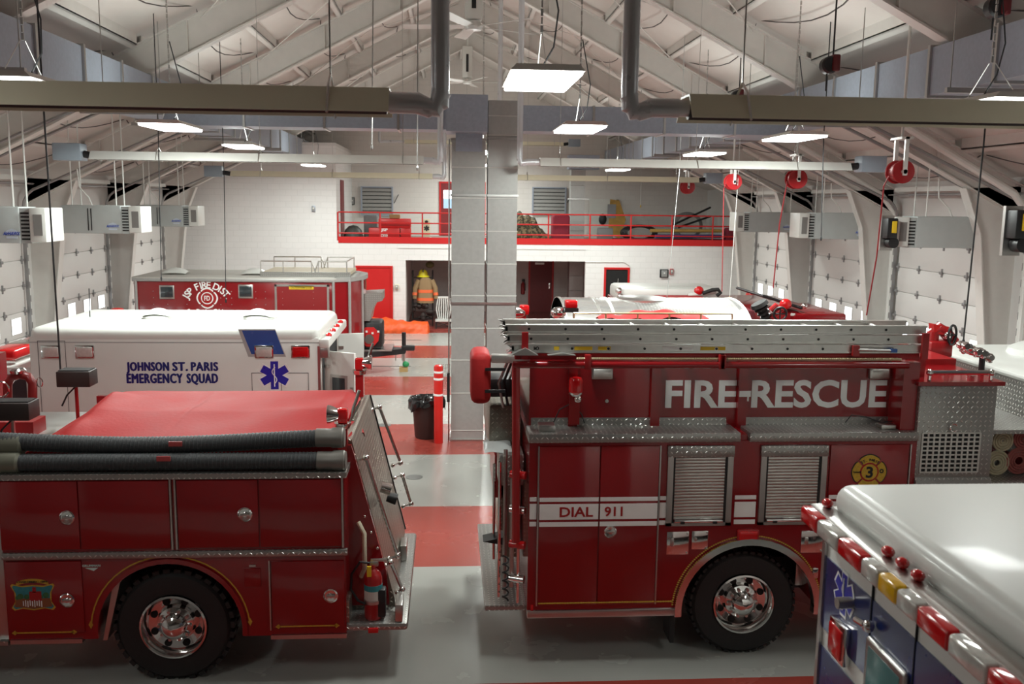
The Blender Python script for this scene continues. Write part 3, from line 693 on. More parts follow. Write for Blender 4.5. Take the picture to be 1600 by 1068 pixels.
cleaner(1275,1356,332,374,21.9,-1,'grey air cleaner over the right doors, middle of the right three')
cleaner(1434,1546,338,388,16.9,-1,'grey air cleaner over the right doors, nearest of the right three')
# ---------------------------------------------------------------- hose reels and drops
REELR=mat('reel_red',(.34,.012,.015),.4)
def reel(px,py,Y,r,lab):
    a=P(px,py,Y); x,y,z=a; o=thing('hose_reel',(x,y,z-r),lab,'hose reel','red hose reels on the right')
    for s in (-1,1): MB().lathe([(0,s*.10),(r*.5,s*.10),(r*.96,s*.115),(r,s*.10),(r*.96,s*.085),(0,s*.085)],(x,y,z),'y',28).build('side_disc',REELR,o)
    MB().cyl((x,y-.085,z),(x,y+.085,z),r*.8,n=24).build('wound_hose',mat('red_rubber',(.25,.01,.012),.6),o)
    MB().box(x-.025,x+.025,y-.16,y-.125,z-.05,z+.45).box(x-.025,x+.025,y+.125,y+.16,z-.05,z+.45).box(x-.08,x+.08,y-.16,y+.16,z+.42,z+.45).cyl((x,y-.16,z),(x,y+.16,z),.03).tube([(x,y,z+.45),(x,y,5.92 if 6.15<x<7.0 else roofz(x)-.22)],.02,6).build('bracket',WHITE,o)
    return o
RH=mat('red_hose',(.32,.015,.02),.5); ROPE=mat('black_cord',(.015,.015,.016),.6)
reel(1074,292,25.5,.19,'smallest red hose reel, nearest the loft')
r_=reel(1145,284,20.6,.18,'red hose reel beside the far burner box'); rods('drop_hose',RH,r_,[P(1134,286,20.6),P(1131,295,20.6),P(1128,455,20.6)],.010,6)
r_=reel(1243.7,279.7,17.0,.18,'red hose reel with its hose slanting down, left of the largest reel'); rods('drop_hose',RH,r_,[P(1230,283,17.0),P(1218,350,17.2),P(1208,450,17.4)],.012,6)
r_=reel(1405.8,268.5,12.2,.155,'largest red hose reel, high at the right'); rods('drop_hose',RH,r_,[P(1389,275,12.2),P(1381,290,12.2),P(1370,400,12.6),P(1354,492,13.0)],.010,6)
def drop(px0,py0,px1,py1,Y,lab,r=.010,m=ROPE,plug=None):
    a,b_=P(px0,py0,Y),P(px1,py1,Y); o=thing('hanging_cord',b_[:],lab,'cord','hanging drop cords')
    rods('cord',m,o,[b_,a,(a.x,a.y,5.925 if (6.15<a.x<7.0 or -5.8<a.x<-4.95) else roofz(a.x)-.02)] if a.z<5.8 else [b_,a,(a.x,a.y,roofz(a.x)-.02)],r,6)
    MB().ball(b_[:],r*2,r*2,r*5,8,6).build('cord_end',plug or BLACK,o)
drop(68,165,95,585,10.9,'long black cord hanging to a yellow plug in front of the ambulance box',.011,plug=YEL)
drop(1537,225,1505,535,11.5,'long black cord hanging in front of the nearest right door',.011)
drop(1287,215,1283,372,15.0,'black cord hanging across the middle right air cleaner',.009)
drop(350,268,353,470,17.5,'thin black cord hanging in front of the red trailer emblem',.008)
drop(247,190,252,435,16.0,'black cord hanging in front of the left window of the red trailer',.008)
drop(1062,262,1042,465,20.0,'thin pale cord hanging in front of the loft, right of the dark doorway',.005,GREYP)
drop(1153,285,1140,465,20.5,'white cord hanging beside the right end of the loft railing',.007,WHITE,YEL)
drop(1002,265,1001,322,37.0,'short cord with a yellow plug hanging over the loft',.012,WHITE,YEL)
drop(653,0,652,262,9.5,'pale bead chain hanging left of the flue pipe at top centre',.006,STEEL,STEEL)
drop(583,0,581,230,9.0,'thin chain hanging at the top, over the end of the left beige heater',.006,STEEL,STEEL)
for px,py,Y,lab in ((1295,102,12,'dark cord reel hanging under the right rafters, left one'),(1556,12,9.6,'dark cord reel at the top right corner'),(1151,150,18.8,'small dark cord reel behind the right beige heater')):
    a=P(px,py,Y); x,y,z=a; o=thing('cord_reel',(x,y,z-.12),lab,'cord reel','dark cord reels under the roof')
    MB().lathe([(0,-.06),(.09,-.07),(.11,-.05),(.11,.05),(.09,.07),(0,.06)],(x,y,z),'y',18).build('drum',BLACK,o); bx('side_plate',mat('dark_red_plate',(.12,.01,.012),.5),o,x+.02,x+.12,y-.09,y+.09,z-.08,z+.13,.02)
    rods('hanger',BLACK,o,[(x+.05,y,z+.1),(x+.05,y,roofz(x)-.2)],.012,5); rods('cord_tail',ROPE,o,[(x-.02,y,z-.1),(x-.02,y,z-.32)],.01,5)
for px,py,Y,lab in ((1390,362,16.8,'black and yellow trolley unit on the column left of the nearest right cleaner'),(1590,358,11.7,'black and yellow trolley unit at the right edge')):
    a=P(px,py,Y); x,y,z=a; o=thing('door_operator',(x,y,z-.3),lab,'door operator'); bx('motor_box',BLACK,o,x-.10,x+.10,y-.12,y+.12,z-.12,z+.25,.02); bx('yellow_panel',YEL,o,x-.02,x+.07,y-.14,y-.11,z-.02,z+.2,.01); MB().lathe([(0,-.1),(.10,-.09),(.10,.09),(0,.1)],(x+.05,y,z-.2),'y',16).build('drum',BLACK,o)
    bx('mount_plate',STEEL,o,x-.12,x+.12,y+.1,y+.16,z-.35,z+.3)
# ================================================================ LEFT FIRE ENGINE (with red hose bed cover)
Y0,Y1=8.3,10.75; XE=-.95; XFR=-4.02
E=thing('fire_engine',(-3.4,9.5,0),'red fire engine with black suction hoses and a red vinyl cover, left foreground','fire engine')
WCX,WCZ,WR=-2.56,.53,.53
MB().prism(arch_poly(XFR,XE,.46,1.25,WCX,WCZ,.67),'y',Y0,Y1).build('lower_body',RED,E)
bx('upper_body',RED,E,XFR,XE,Y0,Y1,1.25,2.0)
# compartment doors, proud of the body, with seams between them
def edoor(x0,x1,z0,z1,split=None):
    parts=[(x0,x1)] if split is None else [(x0,split-.006),(split+.006,x1)]
    for a,b in parts: bx('compartment_door',RED,E,a,b,Y0-.018,Y0+.01,z0,z1,.006)
g1=P(263,745,Y0).x; g2=P(272,745,Y0).x; s1=P(122,760,Y0).x; s2=P(404,760,Y0).x
edoor(XFR,g1,1.33,1.97,s1); edoor(g2+.02,XE-.03,1.33,1.97,s2)
for x in (g1+.015,g2+.005,XE-.02): bx('door_edge_trim',STEEL,E,x-.008,x+.008,Y0-.022,Y0,1.32,1.98)
edoor(-4.0,P(127,870,Y0).x,.54,1.22); edoor(P(424,880,Y0).x,XE-.015,.54,1.19)
bx('door_edge_trim',STEEL,E,P(421,880,Y0).x-.006,P(421,880,Y0).x+.006,Y0-.022,Y0,.52,1.2)
for px,py in ((105,808),(383,803),(105,937),(517,930)):
    a=P(px,py,Y0-.02); latch(E,a.x,Y0-.018,a.z,.068)
bx('top_tread_strip',DIAM,E,XFR,XE+.02,Y0-.03,Y0+.34,1.985,2.035); bx('mid_tread_strip',DIAM,E,XFR,XE+.02,Y0-.035,Y0+.01,1.245,1.305,.006)
bx('sill_strip',STEEL,E,-4.0,P(130,1000,Y0).x,Y0-.02,Y0+.05,.43,.47); bx('sill_strip',STEEL,E,P(424,990,Y0).x,XE,Y0-.02,Y0+.05,.43,.47)
arch_band(MB(),WCX,WCZ,.655,.70,Y0-.022,Y0+.02,.47).build('wheel_arch_trim',RED,E)
arch_band(MB(),WCX,WCZ,.715,.727,Y0-.004,Y0+.002,.60).build('gold_arch_stripe',GOLD,E,smooth=False)
GS=MB()
def arrow_line(b,x0,x1,z,y):
    b.box(x0+.03,x1-.03,y-.003,y,z-.006,z+.006)
    for x,s in ((x0,1),(x1,-1)): b.prism([(x,z),(x+s*.03,z-.022),(x+s*.05,z),(x+s*.03,z+.022)],'y',y-.003,y)
a,b_=P(20,987,Y0),P(122,984,Y0); arrow_line(GS,a.x,b_.x,a.z,Y0-.019); a,b_=P(431,977,Y0),P(531,975,Y0); arrow_line(GS,a.x,b_.x,a.z,Y0-.019)
for s in (-1,1): GS.prism([(WCX+s*.721-.02,.60),(WCX+s*.721,.56),(WCX+s*.721+.02,.60),(WCX+s*.721,.64)],'y',Y0-.003,Y0)
GS.build('gold_line',GOLD,E,smooth=False)
# painted crest
c=P(52,933,Y0-.02); y=Y0-.02; cw,chh=.185,.115
sh=[(-1,.95),(-.93,1.08),(-.5,.92),(0,1.0),(.5,.92),(.93,1.08),(1,.95),(.84,.4),(.82,-.3),(1,-.8),(.88,-1.0),(.5,-.86),(0,-1.0),(-.5,-.86),(-.88,-1.0),(-1,-.8),(-.82,-.3),(-.84,.4)]
MB().prism([(c.x+u*cw*1.05,c.z+v*chh*1.06) for u,v in sh],'y',y-.002,y).build('crest_border',GOLD,E,smooth=False)
MB().prism([(c.x+u*cw*.97,c.z+v*chh*.95) for u,v in sh],'y',y-.004,y).build('crest_sky',mat('crest_teal',(.03,.22,.25),.5,var=.4,vscale=30),E,smooth=False)
MB().prism([(c.x+u*cw,c.z+v*chh) for u,v in ((-.8,-.05),(.8,-.05),(.84,-.3),(.9,-.75),(.5,-.8),(0,-.93),(-.5,-.8),(-.9,-.75),(-.84,-.3))],'y',y-.006,y).build('crest_ground',mat('crest_brown',(.24,.08,.03),.5),E,smooth=False)
b=MB()
for u,v,r in ((-.6,.12,.3),(-.3,.08,.26),(.62,.2,.3),(.35,.05,.25),(-.75,0,.2)): b.lathe([(r*.5*cw,0),(r*.5*cw,-.0065),(0,-.0068)],(c.x+u*cw,y,c.z+v*chh),'y',10)
b.build('crest_trees',mat('crest_green',(.04,.13,.05),.5,var=.4,vscale=50),E,smooth=False)
MB().box(c.x-.03,c.x+.075,y-.0085,y,c.z-.03,c.z+.06).box(c.x+.0,c.x+.03,y-.0085,y,c.z+.05,c.z+.10).build('crest_hall',REDFILM,E,smooth=False)
b=MB()
for k in range(9): b.box(c.x-.09+.02*k,c.x-.083+.02*k,y-.010,y,c.z-.075-(k%3)*.006,c.z-.03+(k%2)*.008)
b.build('crest_horses',WREF,E,smooth=False)
MB().prism([(c.x+.175*math.sin(t),c.z+.115+.03*math.cos(t*1.6)) for t in [-1+.2*i for i in range(11)]]+[(c.x+.165*math.sin(t),c.z+.150+.03*math.cos(t*1.6)) for t in [1-.2*i for i in range(11)]],'y',y-.003,y).build('crest_banner',GOLD,E,smooth=False)
text('crest_text','CHARTERED - 1894',BLACK,E,(c.x,y-.005,c.z+.152),.27,.018,fat=.02)
a=P(143,883,Y0); text('maker_badge','GRUMMAN',CHROME,E,(a.x,Y0-.004,a.z),.16,.022,fat=.03); MB().prism([(a.x-.06,a.z-.02),(a.x+.06,a.z-.02),(a.x+.02,a.z-.05)],'y',Y0-.006,Y0).build('badge_triangle',CHROME,E,smooth=False)
a=P(395,900,Y0); MB().box(a.x-.075,a.x+.075,Y0-.01,Y0,a.z-.10,a.z+.08,.004).build('fuel_flap',RED,E); bx('flap_label',STEEL,E,a.x-.03,a.x+.03,Y0-.008,Y0,a.z+.095,a.z+.115)
# wheels: dual rear pair, front one under the cab
wheel(E,WCX,Y0+.06,WCZ,WR,.28,-1,True); wheel(E,WCX,Y1-.06,WCZ,WR,.28,1,True); wheel(E,-7.05,Y0+.06,WCZ,WR,.28,-1,True); wheel(E,-7.05,Y1-.06,WCZ,WR,.28,1,True)
MB().cyl((WCX,Y0+.3,WCZ),(WCX,Y1-.3,WCZ),.1).box(-7.9,XE,9.1,9.25,.5,.75).box(-7.9,XE,9.8,9.95,.5,.75).build('chassis',BLACK,E)
MB().prism([(-3.2,.42),(-3.16,.42),(-3.02,.98),(-2.96,1.06),(-3.08,.98)],'y',Y0+.05,Y0+.4).build('mud_guard',STEEL,E)
# pump panel and cab (mostly out of the picture)
bx('pump_panel',STEEL,E,-5.0,XFR,Y0+.02,Y1-.02,.46,2.05,.01); pan=bx('gauge_panel',DIAM,E,-4.9,-4.1,Y0-.01,Y0+.02,.9,1.9)
for i in range(3):
    for j in range(2): MB().lathe([(.06,0),(.06,-.02),(.0,-.022)],(-4.75+.25*i,Y0-.01,1.3+.3*j),'y',16).build('gauge',WHITE,pan)
for i in range(2): MB().cyl((-4.7+.4*i,Y0-.12,.85),(-4.7+.4*i,Y0+.05,.85),.08).build('outlet_cap',CHROME,E)
bx('running_board',DIAM,E,-5.0,XFR,Y0-.02,Y0+.3,.42,.46)
cab=MB().prism([(-5.0,.5),(-5.0,2.75),(-7.7,2.75),(-7.95,1.7),(-8.0,.5)],'y',Y0+.02,Y1-.02).build('cab',RED,E)
MB().prism([(-5.2,1.75),(-5.2,2.55),(-6.3,2.55),(-6.3,1.75)],'y',Y0,Y0+.03).build('side_window',GLASS,cab); MB().prism([(-6.45,1.75),(-6.45,2.55),(-7.5,2.55),(-7.72,1.75)],'y',Y0,Y0+.03).build('side_window',GLASS,cab)
MB().prism([(-7.70,2.7),(-7.72,2.7),(-7.97,1.72),(-7.95,1.72)],'y',Y0+.15,Y1-.15).build('windshield',GLASS,cab); bx('front_bumper',CHROME,E,-8.3,-8.0,Y0,Y1,.45,.75,.03)
bx('light_bar',REDL,E,-6.6,-6.3,Y0+.4,Y1-.4,2.75,2.92,.03)
# hose bed and cover
bx('hose_bed_wall',RED,E,XFR,XE-.02,Y0+.36,Y0+.40,2.03,2.24); bx('hose_bed_wall',RED,E,XFR,XE-.02,Y1-.05,Y1,2.0,2.24); bx('hose_bed_rear',RED,E,XE-.06,XE-.02,Y0+.36,Y1,2.0,2.2)
xl0,xl1=-3.95,XE-.05
def cover(u,v):
    x=xl0+(xl1-xl0)*u; y=Y0+.33+(Y1-Y0-.30)*v
    prof=[(0,2.22),(.03,2.25),(.36,2.365),(.38,2.368),(.78,2.375),(.80,2.37),(.96,2.30),(1,2.21)]
    for (a,za),(b,zb) in zip(prof[:-1],prof[1:]):
        if v<=b: z=za+(zb-za)*((v-a)/(b-a)); break
    # left end slopes down, tent peaks over the uprights
    e=min(1,u/.13); z=2.12+(z-2.12)*(e**.8)
    z+=.07*math.exp(-((u-.14)/.05)**2-((v-.62)/.1)**2)+.05*math.exp(-((u-.12)/.06)**2-((v-.15)/.12)**2)
    z-=.010*math.sin(u*PI)*math.sin(v*PI)+.014*math.exp(-((u-.42-.05*v)/.006)**2)*math.sin(v*PI)
    z+=.008*math.sin(u*7+v*3)*math.sin(v*PI)+.018*max(0,math.sin((u*3+v)*9))*math.exp(-((u-.06)/.10)**2)+.006*math.sin(u*15-v*14)*math.sin(v*PI)+.006*math.sin(u*26+v*9)*math.sin(v*PI)*math.exp(-((u-.1)/.2)**2)+.012*math.sin((u*6-v*5)*2.3)*math.exp(-((u-.97)/.08)**2)
    if u>.96: z-=(u-.96)/.04*.10
    return (x,y,z)
cv=MB().grid(cover,100,90).build('hose_bed_cover',REDVIN,E,ang=80)
for k in range(6):
    x=xl0+.3+k*.5; MB().cyl((x,Y0+.325,2.25),(x,Y0+.31,2.25),.014,n=8).build('cover_snap',CHROME,cv)
# suction hoses lie on the side: things of their own
def suction(ys,zs,xend,lab,bend):
    o=thing('suction_hose',(-2.4,ys,zs-.08),lab,'hose','black suction hoses on the engine'); L0=-4.9
    pts=[(L0+(xend-L0)*i/24,ys,zs+bend(i/24)) for i in range(25)]
    rods('hose_body',HOSE,o,pts,.078,20)
    b=MB(); 
    for i in range(110):
        t=i/110; j=min(23,int(t*24)); f=t*24-j; x=pts[j][0]+(pts[j+1][0]-pts[j][0])*f; z=pts[j][2]+(pts[j+1][2]-pts[j][2])*f
        b.lathe([(.078,-.009),(.0825,-.004),(.0825,.004),(.078,.009)],(x,ys,z),'x',16)
    b.build('hose_ribs',HOSE,o,kind='stuff')
    zc=pts[-1][2]
    MB().lathe([(.07,-.16),(.086,-.15),(.086,-.02),(.095,.0),(.095,.09),(.086,.1),(.086,.11),(0,.112)],(xend,ys,zc),'x',24).build('coupling',mat('dull_coupling',(.22,.21,.19),.45,.5),o)
    MB().lathe([(.09,-.02),(.097,0),(.097,.16),(.08,.18)],(-4.02,ys,zs),'x',20).build('strap_collar',mat('olive_metal',(.16,.16,.12),.5,.3),o)
    return o
h1=suction(Y0+.17,2.265,-1.07,'upper black suction hose along the side of the left engine',lambda t:.035*math.cos(t*2*PI*.9)+.02)
h2=suction(Y0+.08,2.12,-1.05,'lower black suction hose along the side of the left engine',lambda t:0)
for o,px,py in ((h1,272,695),(h2,258,714)):
    q=P(px,py,Y0+.05); yy=ORG[o.name][1]; bx('red_label',mat('faded_red_label',(.42,.06,.06),.5),o,q.x-.06,q.x+.06,yy-.086,yy-.07,q.z-.022,q.z+.022)
# rear: recessed red wing, slanted tread plate face, tailboard
MB().prism([(XE,.6),(XE,2.20),(XE+.03,2.20),(XE+.06,2.1),(-.60,.95),(-.57,.6)],'y',8.62,8.66).build('rear_wing',RED,E)
MB().prism([(XE-.3,.55),(XE-.3,2.2),(XE-.02,2.24),(XE+.03,2.24),(-.52,.62),(-.52,.55)],'y',8.68,Y1-.02).build('rear_slope',DIAMG,E)
MB().prism([(XE+.03,2.24),(XE+.045,2.24),(-.505,.6),(-.52,.6)],'y',Y1-.03,Y1).build('rear_edge_trim',BLACK,E)
bx('tailboard',DIAM,E,XE-.02,-.38,Y0+.02,Y1,.47,.55,.03); bx('tailboard_riser',DIAMG,E,XE,XE+.02,Y0+.05,8.62,.55,.75)
bx('marker_lamp',REDL,E,P(583,980,Y0).x-.05,P(583,980,Y0).x+.05,Y0,Y0+.03,.46,.51,.01)
for c,lab in (((-.47,8.48,.55),1),((-.50,10.0,.55),2)): bx('folding_step',STEEL,E,c[0]-.03,c[0]+.04,c[1]-.14,c[1]+.14,c[2],c[2]+.17,.008)
def grab(p0,p1,off=.09):
    p0=Vector(p0);p1=Vector(p1); b=MB().tube([p0,p1],.017,10)
    for p in (p0,p1): b.ball(p[:],.032,n=10,h=7); b.tube([p,p+Vector((-off,.0,-.03))],.014,8); b.ball((p+Vector((-off,.0,-.03)))[:],.026,n=8,h=6)
    b.build('grab_rail',CHROME,E)
grab((-.80,8.82,2.02),(-.50,8.82,1.02)); grab((-.80,10.62,2.12),(-.56,10.62,1.45)); grab((-.54,10.62,1.3),(-.44,10.62,.95)); grab((-.56,8.7,1.0),(-.45,8.7,.72),.05)
for p in ((-.64,9.15,1.62),(-.60,9.45,1.42)): MB().cyl((p[0]-.04,p[1],p[2]),(p[0]+.06,p[1],p[2]-.03),.05,.06).build('rear_lamp',CHROME if p[1]<9.3 else BLACK,E)
for k in range(3): MB().ball((-.80+.06*k,8.615,1.5-.16*k),.016).build('wing_bolt',CHROME,E)
rods('rear_hand_grip',BEIGE,E,[(-.86,8.60,1.45),(-.80,8.56,1.35),(-.80,8.56,1.0),(-.84,8.60,.9)],.022,8)
# corner posts with chrome spot lamps and beacons
for px,py,Y,top in ((536,690,8.66,2.36),(562,600,10.68,2.50)):
    x=P(px,py,Y).x; bx('corner_post',RED2,E,x-.045,x+.045,Y-.045,Y+.045,2.0,top)
    l=MB().lathe([(.0,-.05),(.07,-.05),(.08,-.02),(.08,0)],(x,Y,top+.05),'z',18).build('lamp_base',CHROME,E)
    bx('beacon',REDL,E,x-.05,x+.05,Y-.05,Y+.05,top+.05,top+.19,.02)
    s=-1 if Y<9 else 1
    MB().lathe([(0,-s*.12),(.05,-s*.10),(.085,-s*.02),(.09,s*.01),(.08,s*.015),(0,s*.012)],(x+s*.13,Y,top+.13),'x',18).build('spot_lamp',CHROME,E)
    rods('aerial_rod',CHROME,E,[(x+.06,Y,top+.06),(x+.16,Y,top+.36)],.016,8)
MB().grid(lambda u,v:(XE-.02+.07*u+.03*math.sin(v*9),8.75+.9*v,2.24-.22*u*(1+.4*math.sin(v*7))+.03*math.sin(v*13+u*4)),8,20).build('cover_flap',REDVIN,E,ang=80)
# floodlights and deck gun at the front of the hose bed
for px,py,Y,sx in ((121,590,10.2,.22),(22,640,8.95,.24)):
    a=P(px,py,Y); f=bx('floodlight',mat('brown_black_housing',(.03,.018,.016),.5),E,a.x-sx*.85,a.x+sx*.75,Y-.10,Y+.14,a.z-.085,a.z+.085,.01); bx('floodlight_lid',BLACK,f,a.x-sx*.78,a.x+sx*.68,Y-.07,Y+.11,a.z+.08,a.z+.095)
    rods('floodlight_pole',RED2 if Y>9 else STEEL,E,[(a.x-.02,Y,2.0),(a.x-.02,Y,a.z-.08)],.02,8); rods('floodlight_cable',BLACK,E,[(a.x,Y-.05,a.z-.08),(a.x-.1,Y-.05,a.z-.18),(a.x-.16,Y-.05,a.z-.3)],.01,6)
Yg=9.75; q=[P(12,640,Yg),P(12,600,Yg),P(18,590,Yg),P(30,585,Yg),P(44,588,Yg),P(51,598,Yg),P(51,622,Yg),P(48,640,Yg)]
gun=rods('deck_gun',mat('dark_red_casting',(.20,.012,.012),.35,0,.3),E,q,.045,14)
a=P(28,578,Yg); MB().lathe([(.07,-.03),(.08,0),(.06,.02),(0,.025)],a[:],'z',16).build('deck_gun_cap',CHROME,gun)
a=P(1,608,Yg-.1); MB().tube([(a.x+.08*math.cos(t),Yg-.1,a.z+.08*math.sin(t)) for t in [2*PI*i/20 for i in range(20)]],.012,6,True).build('deck_gun_wheel',CHROME,gun)
a=P(62,597,Yg); MB().tube([(a.x+.03*math.cos(t),Yg,a.z+.05*math.sin(t)) for t in [2*PI*i/14 for i in range(14)]],.006,5,True).build('deck_gun_ring',CHROME,gun)
bx('deck_gun_base',RED2,E,P(20,640,Yg).x-.2,P(45,640,Yg).x+.1,Yg-.15,Yg+.15,2.0,2.2)
# fire extinguisher on the tailboard
a=PZ(583,968,.555); x,y=a.x,8.44
ex=thing('fire_extinguisher',(x,y,.555),'red fire extinguisher strapped upright on the tailboard of the left engine','extinguisher')
MB().lathe([(.075,0),(.085,.02),(.085,.40),(.07,.45),(.03,.49),(.025,.53),(0,.53)],(x,y,.555),'z',22).build('cylinder',REDBR if False else RED2,ex)
MB().lathe([(.0865,.20),(.0865,.33)],(x,y,.555),'z',22).build('label_band',mat('label_white',(.6,.6,.55),.5),ex); MB().lathe([(.0872,.29),(.0872,.345)],(x,y,.555),'z',22).build('teal_label',mat('label_teal',(.03,.25,.28),.5),ex)
bx('valve',STEEL,ex,x-.03,x+.05,y-.02,y+.02,1.07,1.12,.008); bx('lever',STEEL,ex,x-.02,x+.13,y-.012,y+.012,1.12,1.14); bx('pull_tag',YEL,ex,x-.05,x-.01,y-.09,y-.07,1.0,1.10)
rods('discharge_hose',BLACK,ex,[(x-.03,y,1.1),(x-.12,y-.02,1.12),(x-.2,y-.02,1.0),(x-.21,y-.02,.85),(x-.14,y-.03,.74),(x-.07,y-.06,.72)],.012,8); bx('horn',BLACK,ex,x+.03,x+.12,y-.07,y+.05,.58,.86,.02)
MB().lathe([(.088,.16),(.090,.17),(.090,.19),(.088,.2)],(x,y,.555),'z',22).build('strap',STEEL,ex)
# ================================================================ RIGHT RESCUE ENGINE
Y0,Y1=8.55,11.0; YU=8.87; X0,X1=.77,4.58
R=thing('rescue_engine',(3.2,9.8,0),'red rescue engine with white FIRE-RESCUE lettering and a ladder on top, right','fire engine')
CX,CZ,RW=2.96,.53,.53; ZC=2.76; CXB=PZ(1475,548,ZC).x
MB().prism(arch_poly(X0,X1,.55,2.24,CX,CZ,.70),'y',Y0,Y1).build('lower_body',RED,R)
bx('upper_body',RED,R,X0+.02,4.42,YU,Y1-.02,2.24,3.0)
bx('sill_strip',STEEL,R,X0,CX-.73,Y0-.02,Y0+.06,.47,.55,.01); bx('sill_strip',STEEL,R,CX+.73,X1,Y0-.02,Y0+.06,.47,.55,.01); bx('under_step',RED2,R,X0+.05,1.6,Y0+.15,Y0+.4,.40,.47)
def dr(x0,x1,z0=.60,z1=2.2): return bx('compartment_door',RED,R,x0,x1,Y0-.018,Y0+.01,z0,z1,.006)
xa,xb,xc=P(841,750,Y0).x,P(937,750,Y0).x,P(1030,750,Y0).x
dr(xa+.008,xb-.005); dr(xb+.005,xc-.008); dr(P(1296,720,Y0).x,P(1418,720,Y0).x,1.3,2.2)
for x in (xa,xc): bx('door_edge_trim',STEEL,R,x-.007,x+.007,Y0-.024,Y0,.60,2.2)
a=P(1419,740,Y0); bx('door_edge_trim',STEEL,R,a.x-.006,a.x+.006,Y0-.022,Y0,1.3,2.2)
a=P(953,829,Y0); latch(R,a.x,Y0-.018,a.z,.062)
# white reflective stripes, in pieces between the seams
for (z0,z1) in ((1.655,1.695),(1.475,1.63),(1.405,1.45)):
    for (xs,xe) in ((X0+.01,xa-.012),(xa+.014,xb-.008),(xb+.008,xc-.012),(xc+.014,P(1040,800,Y0).x),(P(1147,800,Y0).x,P(1180,800,Y0).x),(P(1292,800,Y0).x,X1-.02)):
        y=Y0-.019 if xa<(xs+xe)/2<xc or xs>3.6 else Y0-.002
        bx('white_stripe',WREF,R,xs,xe,y-.003,y,z0,z1)
for t,p0,p1 in (('DIAL',874,926),('911',944,972)):
    a,c=P(p0,799,Y0),P(p1,799,Y0); text('dial_text' if t=='DIAL' else 'number_text',t,REDFILM,R,((a.x+c.x)/2,Y0-.024,1.552),c.x-a.x,.098,fat=.02)
# shelf of tread plate over the compartments
for s0,s1 in ((X0-.01,P(1156,688,Y0).x),(P(1170,688,Y0).x,X1)):
    bx('catwalk',DIAM,R,s0,s1,Y0-.03,YU,2.235,2.325,.01); bx('catwalk_upstand',DIAM,R,s0+.05,s1-.05,YU-.012,YU,2.325,2.40)
for px in (894,1022,1157): x=P(px,640,YU).x; bx('body_rib',RED,R,x-.045,x+.045,YU-.05,YU,2.26 if px!=1157 else 2.24,2.99)
x=P(1160,680,Y0).x; bx('shelf_gap_filler',RED,R,x-.06,x+.06,Y0+.02,YU,1.9,2.3)
# big lettering
a,c=P(1040,615,YU-.01),P(1386,615,YU-.01); text('fire_rescue_text','FIRE-RESCUE',WREF,R,((a.x+c.x)/2,YU-.004,P(1200,615,YU).z),c.x-a.x,.285,fat=.028)
# roller shutters
for p0,p1 in ((1043,1145),(1188,1291)):
    x0,x1=P(p0,720,Y0).x,P(p1,720,Y0).x; z0,z1=1.40,2.2
    f=MB().box(x0,x0+.055,Y0-.03,Y0+.01,z0,z1-.1).box(x1-.055,x1,Y0-.03,Y0+.01,z0,z1-.1).box(x0,x1,Y0-.03,Y0+.01,z0,z0+.03).build('shutter_frame',STEEL,R)
    bx('shutter_header',DIAM,f,x0-.005,x1+.005,Y0-.04,Y0+.01,z1-.11,z1,.006)
    for k in range(20): 
        h=(z1-.13-z0-.05)/20; bx('shutter_slat',ALU,f,x0+.075,x1-.075,Y0-.016,Y0+.01,z0+.06+k*h+.003,z0+.06+(k+1)*h,.004)
    for s in (x0+.055,x1-.075): bx('shutter_seal',BLACK,f,s,s+.02,Y0-.02,Y0,z0+.03,z1-.1)
    bx('pull_bar',CHROME,f,x0+.08,x1-.08,Y0-.045,Y0-.01,z0+.035,z0+.06,.008)
    for q in (.25,.75): bx('bar_clip',BLACK,f,x0+(x1-x0)*q-.02,x0+(x1-x0)*q+.02,Y0-.05,Y0-.015,z0+.025,z0+.05)
# small hatches and lamps above the wheel
for p0,q0,p1,q1 in ((1042,830,1075,865),(1081,829,1105,857),(1252,829,1285,862)):
    a,c=P(p0,q0,Y0),P(p1,q1,Y0); h=bx('access_hatch',CHROME,R,a.x,c.x,Y0-.012,Y0,c.z,a.z,.004); bx('hatch_latch',STEEL,h,a.x+(c.x-a.x)*.15,a.x+(c.x-a.x)*.3,Y0-.03,Y0-.008,c.z+.09,a.z-.06,.006)
    for u in (.08,.92): MB().ball((a.x+(c.x-a.x)*.92,Y0-.014,c.z+(a.z-c.z)*u),.009,n=8,h=5).build('screw',STEEL,h)
a=P(1168,835,Y0); lens_lamp(R,'side_marker',(a.x,Y0,a.z),.22,.12,.03,REDL,RED2)
a=P(1273,893,Y0); MB().box(a.x-.03,a.x+.03,Y0-.025,Y0,a.z-.06,a.z+.05,.015).build('twist_latch',CHROME,R)
a=P(831,953,Y0); bx('reflector',REDL,R,a.x-.014,a.x+.014,Y0-.012,Y0,a.z-.05,a.z+.06,.004)
arch_band(MB(),CX,CZ,.67,.735,Y0-.05,Y0+.05,.47).build('chrome_fender',CHROME,R)
b=MB(); gs=[]
for k in range(97): 
    t=PI-.07-(PI-.14)*k/96; b.ball((CX+.752*math.cos(t),Y0-.004,CZ+.752*math.sin(t)),.011,.004,.008,6,4)
for k in range(52): b.ball((xa+.03+(CX-.80-xa)*k/51,Y0-.022,.625),.016,.004,.009,6,4)
for k in range(14): b.ball((CX+.80+(X1-.02-CX-.80)*k/13,Y0-.004,.60),.016,.004,.009,6,4)
b.build('gold_rope_line',GOLD,R,smooth=False,kind='stuff')
q=P(1166,615,YU-.05); bx('lettering_dash',WREF,R,q.x-.07,q.x+.045,YU-.054,YU-.05,q.z-.03,q.z+.03)
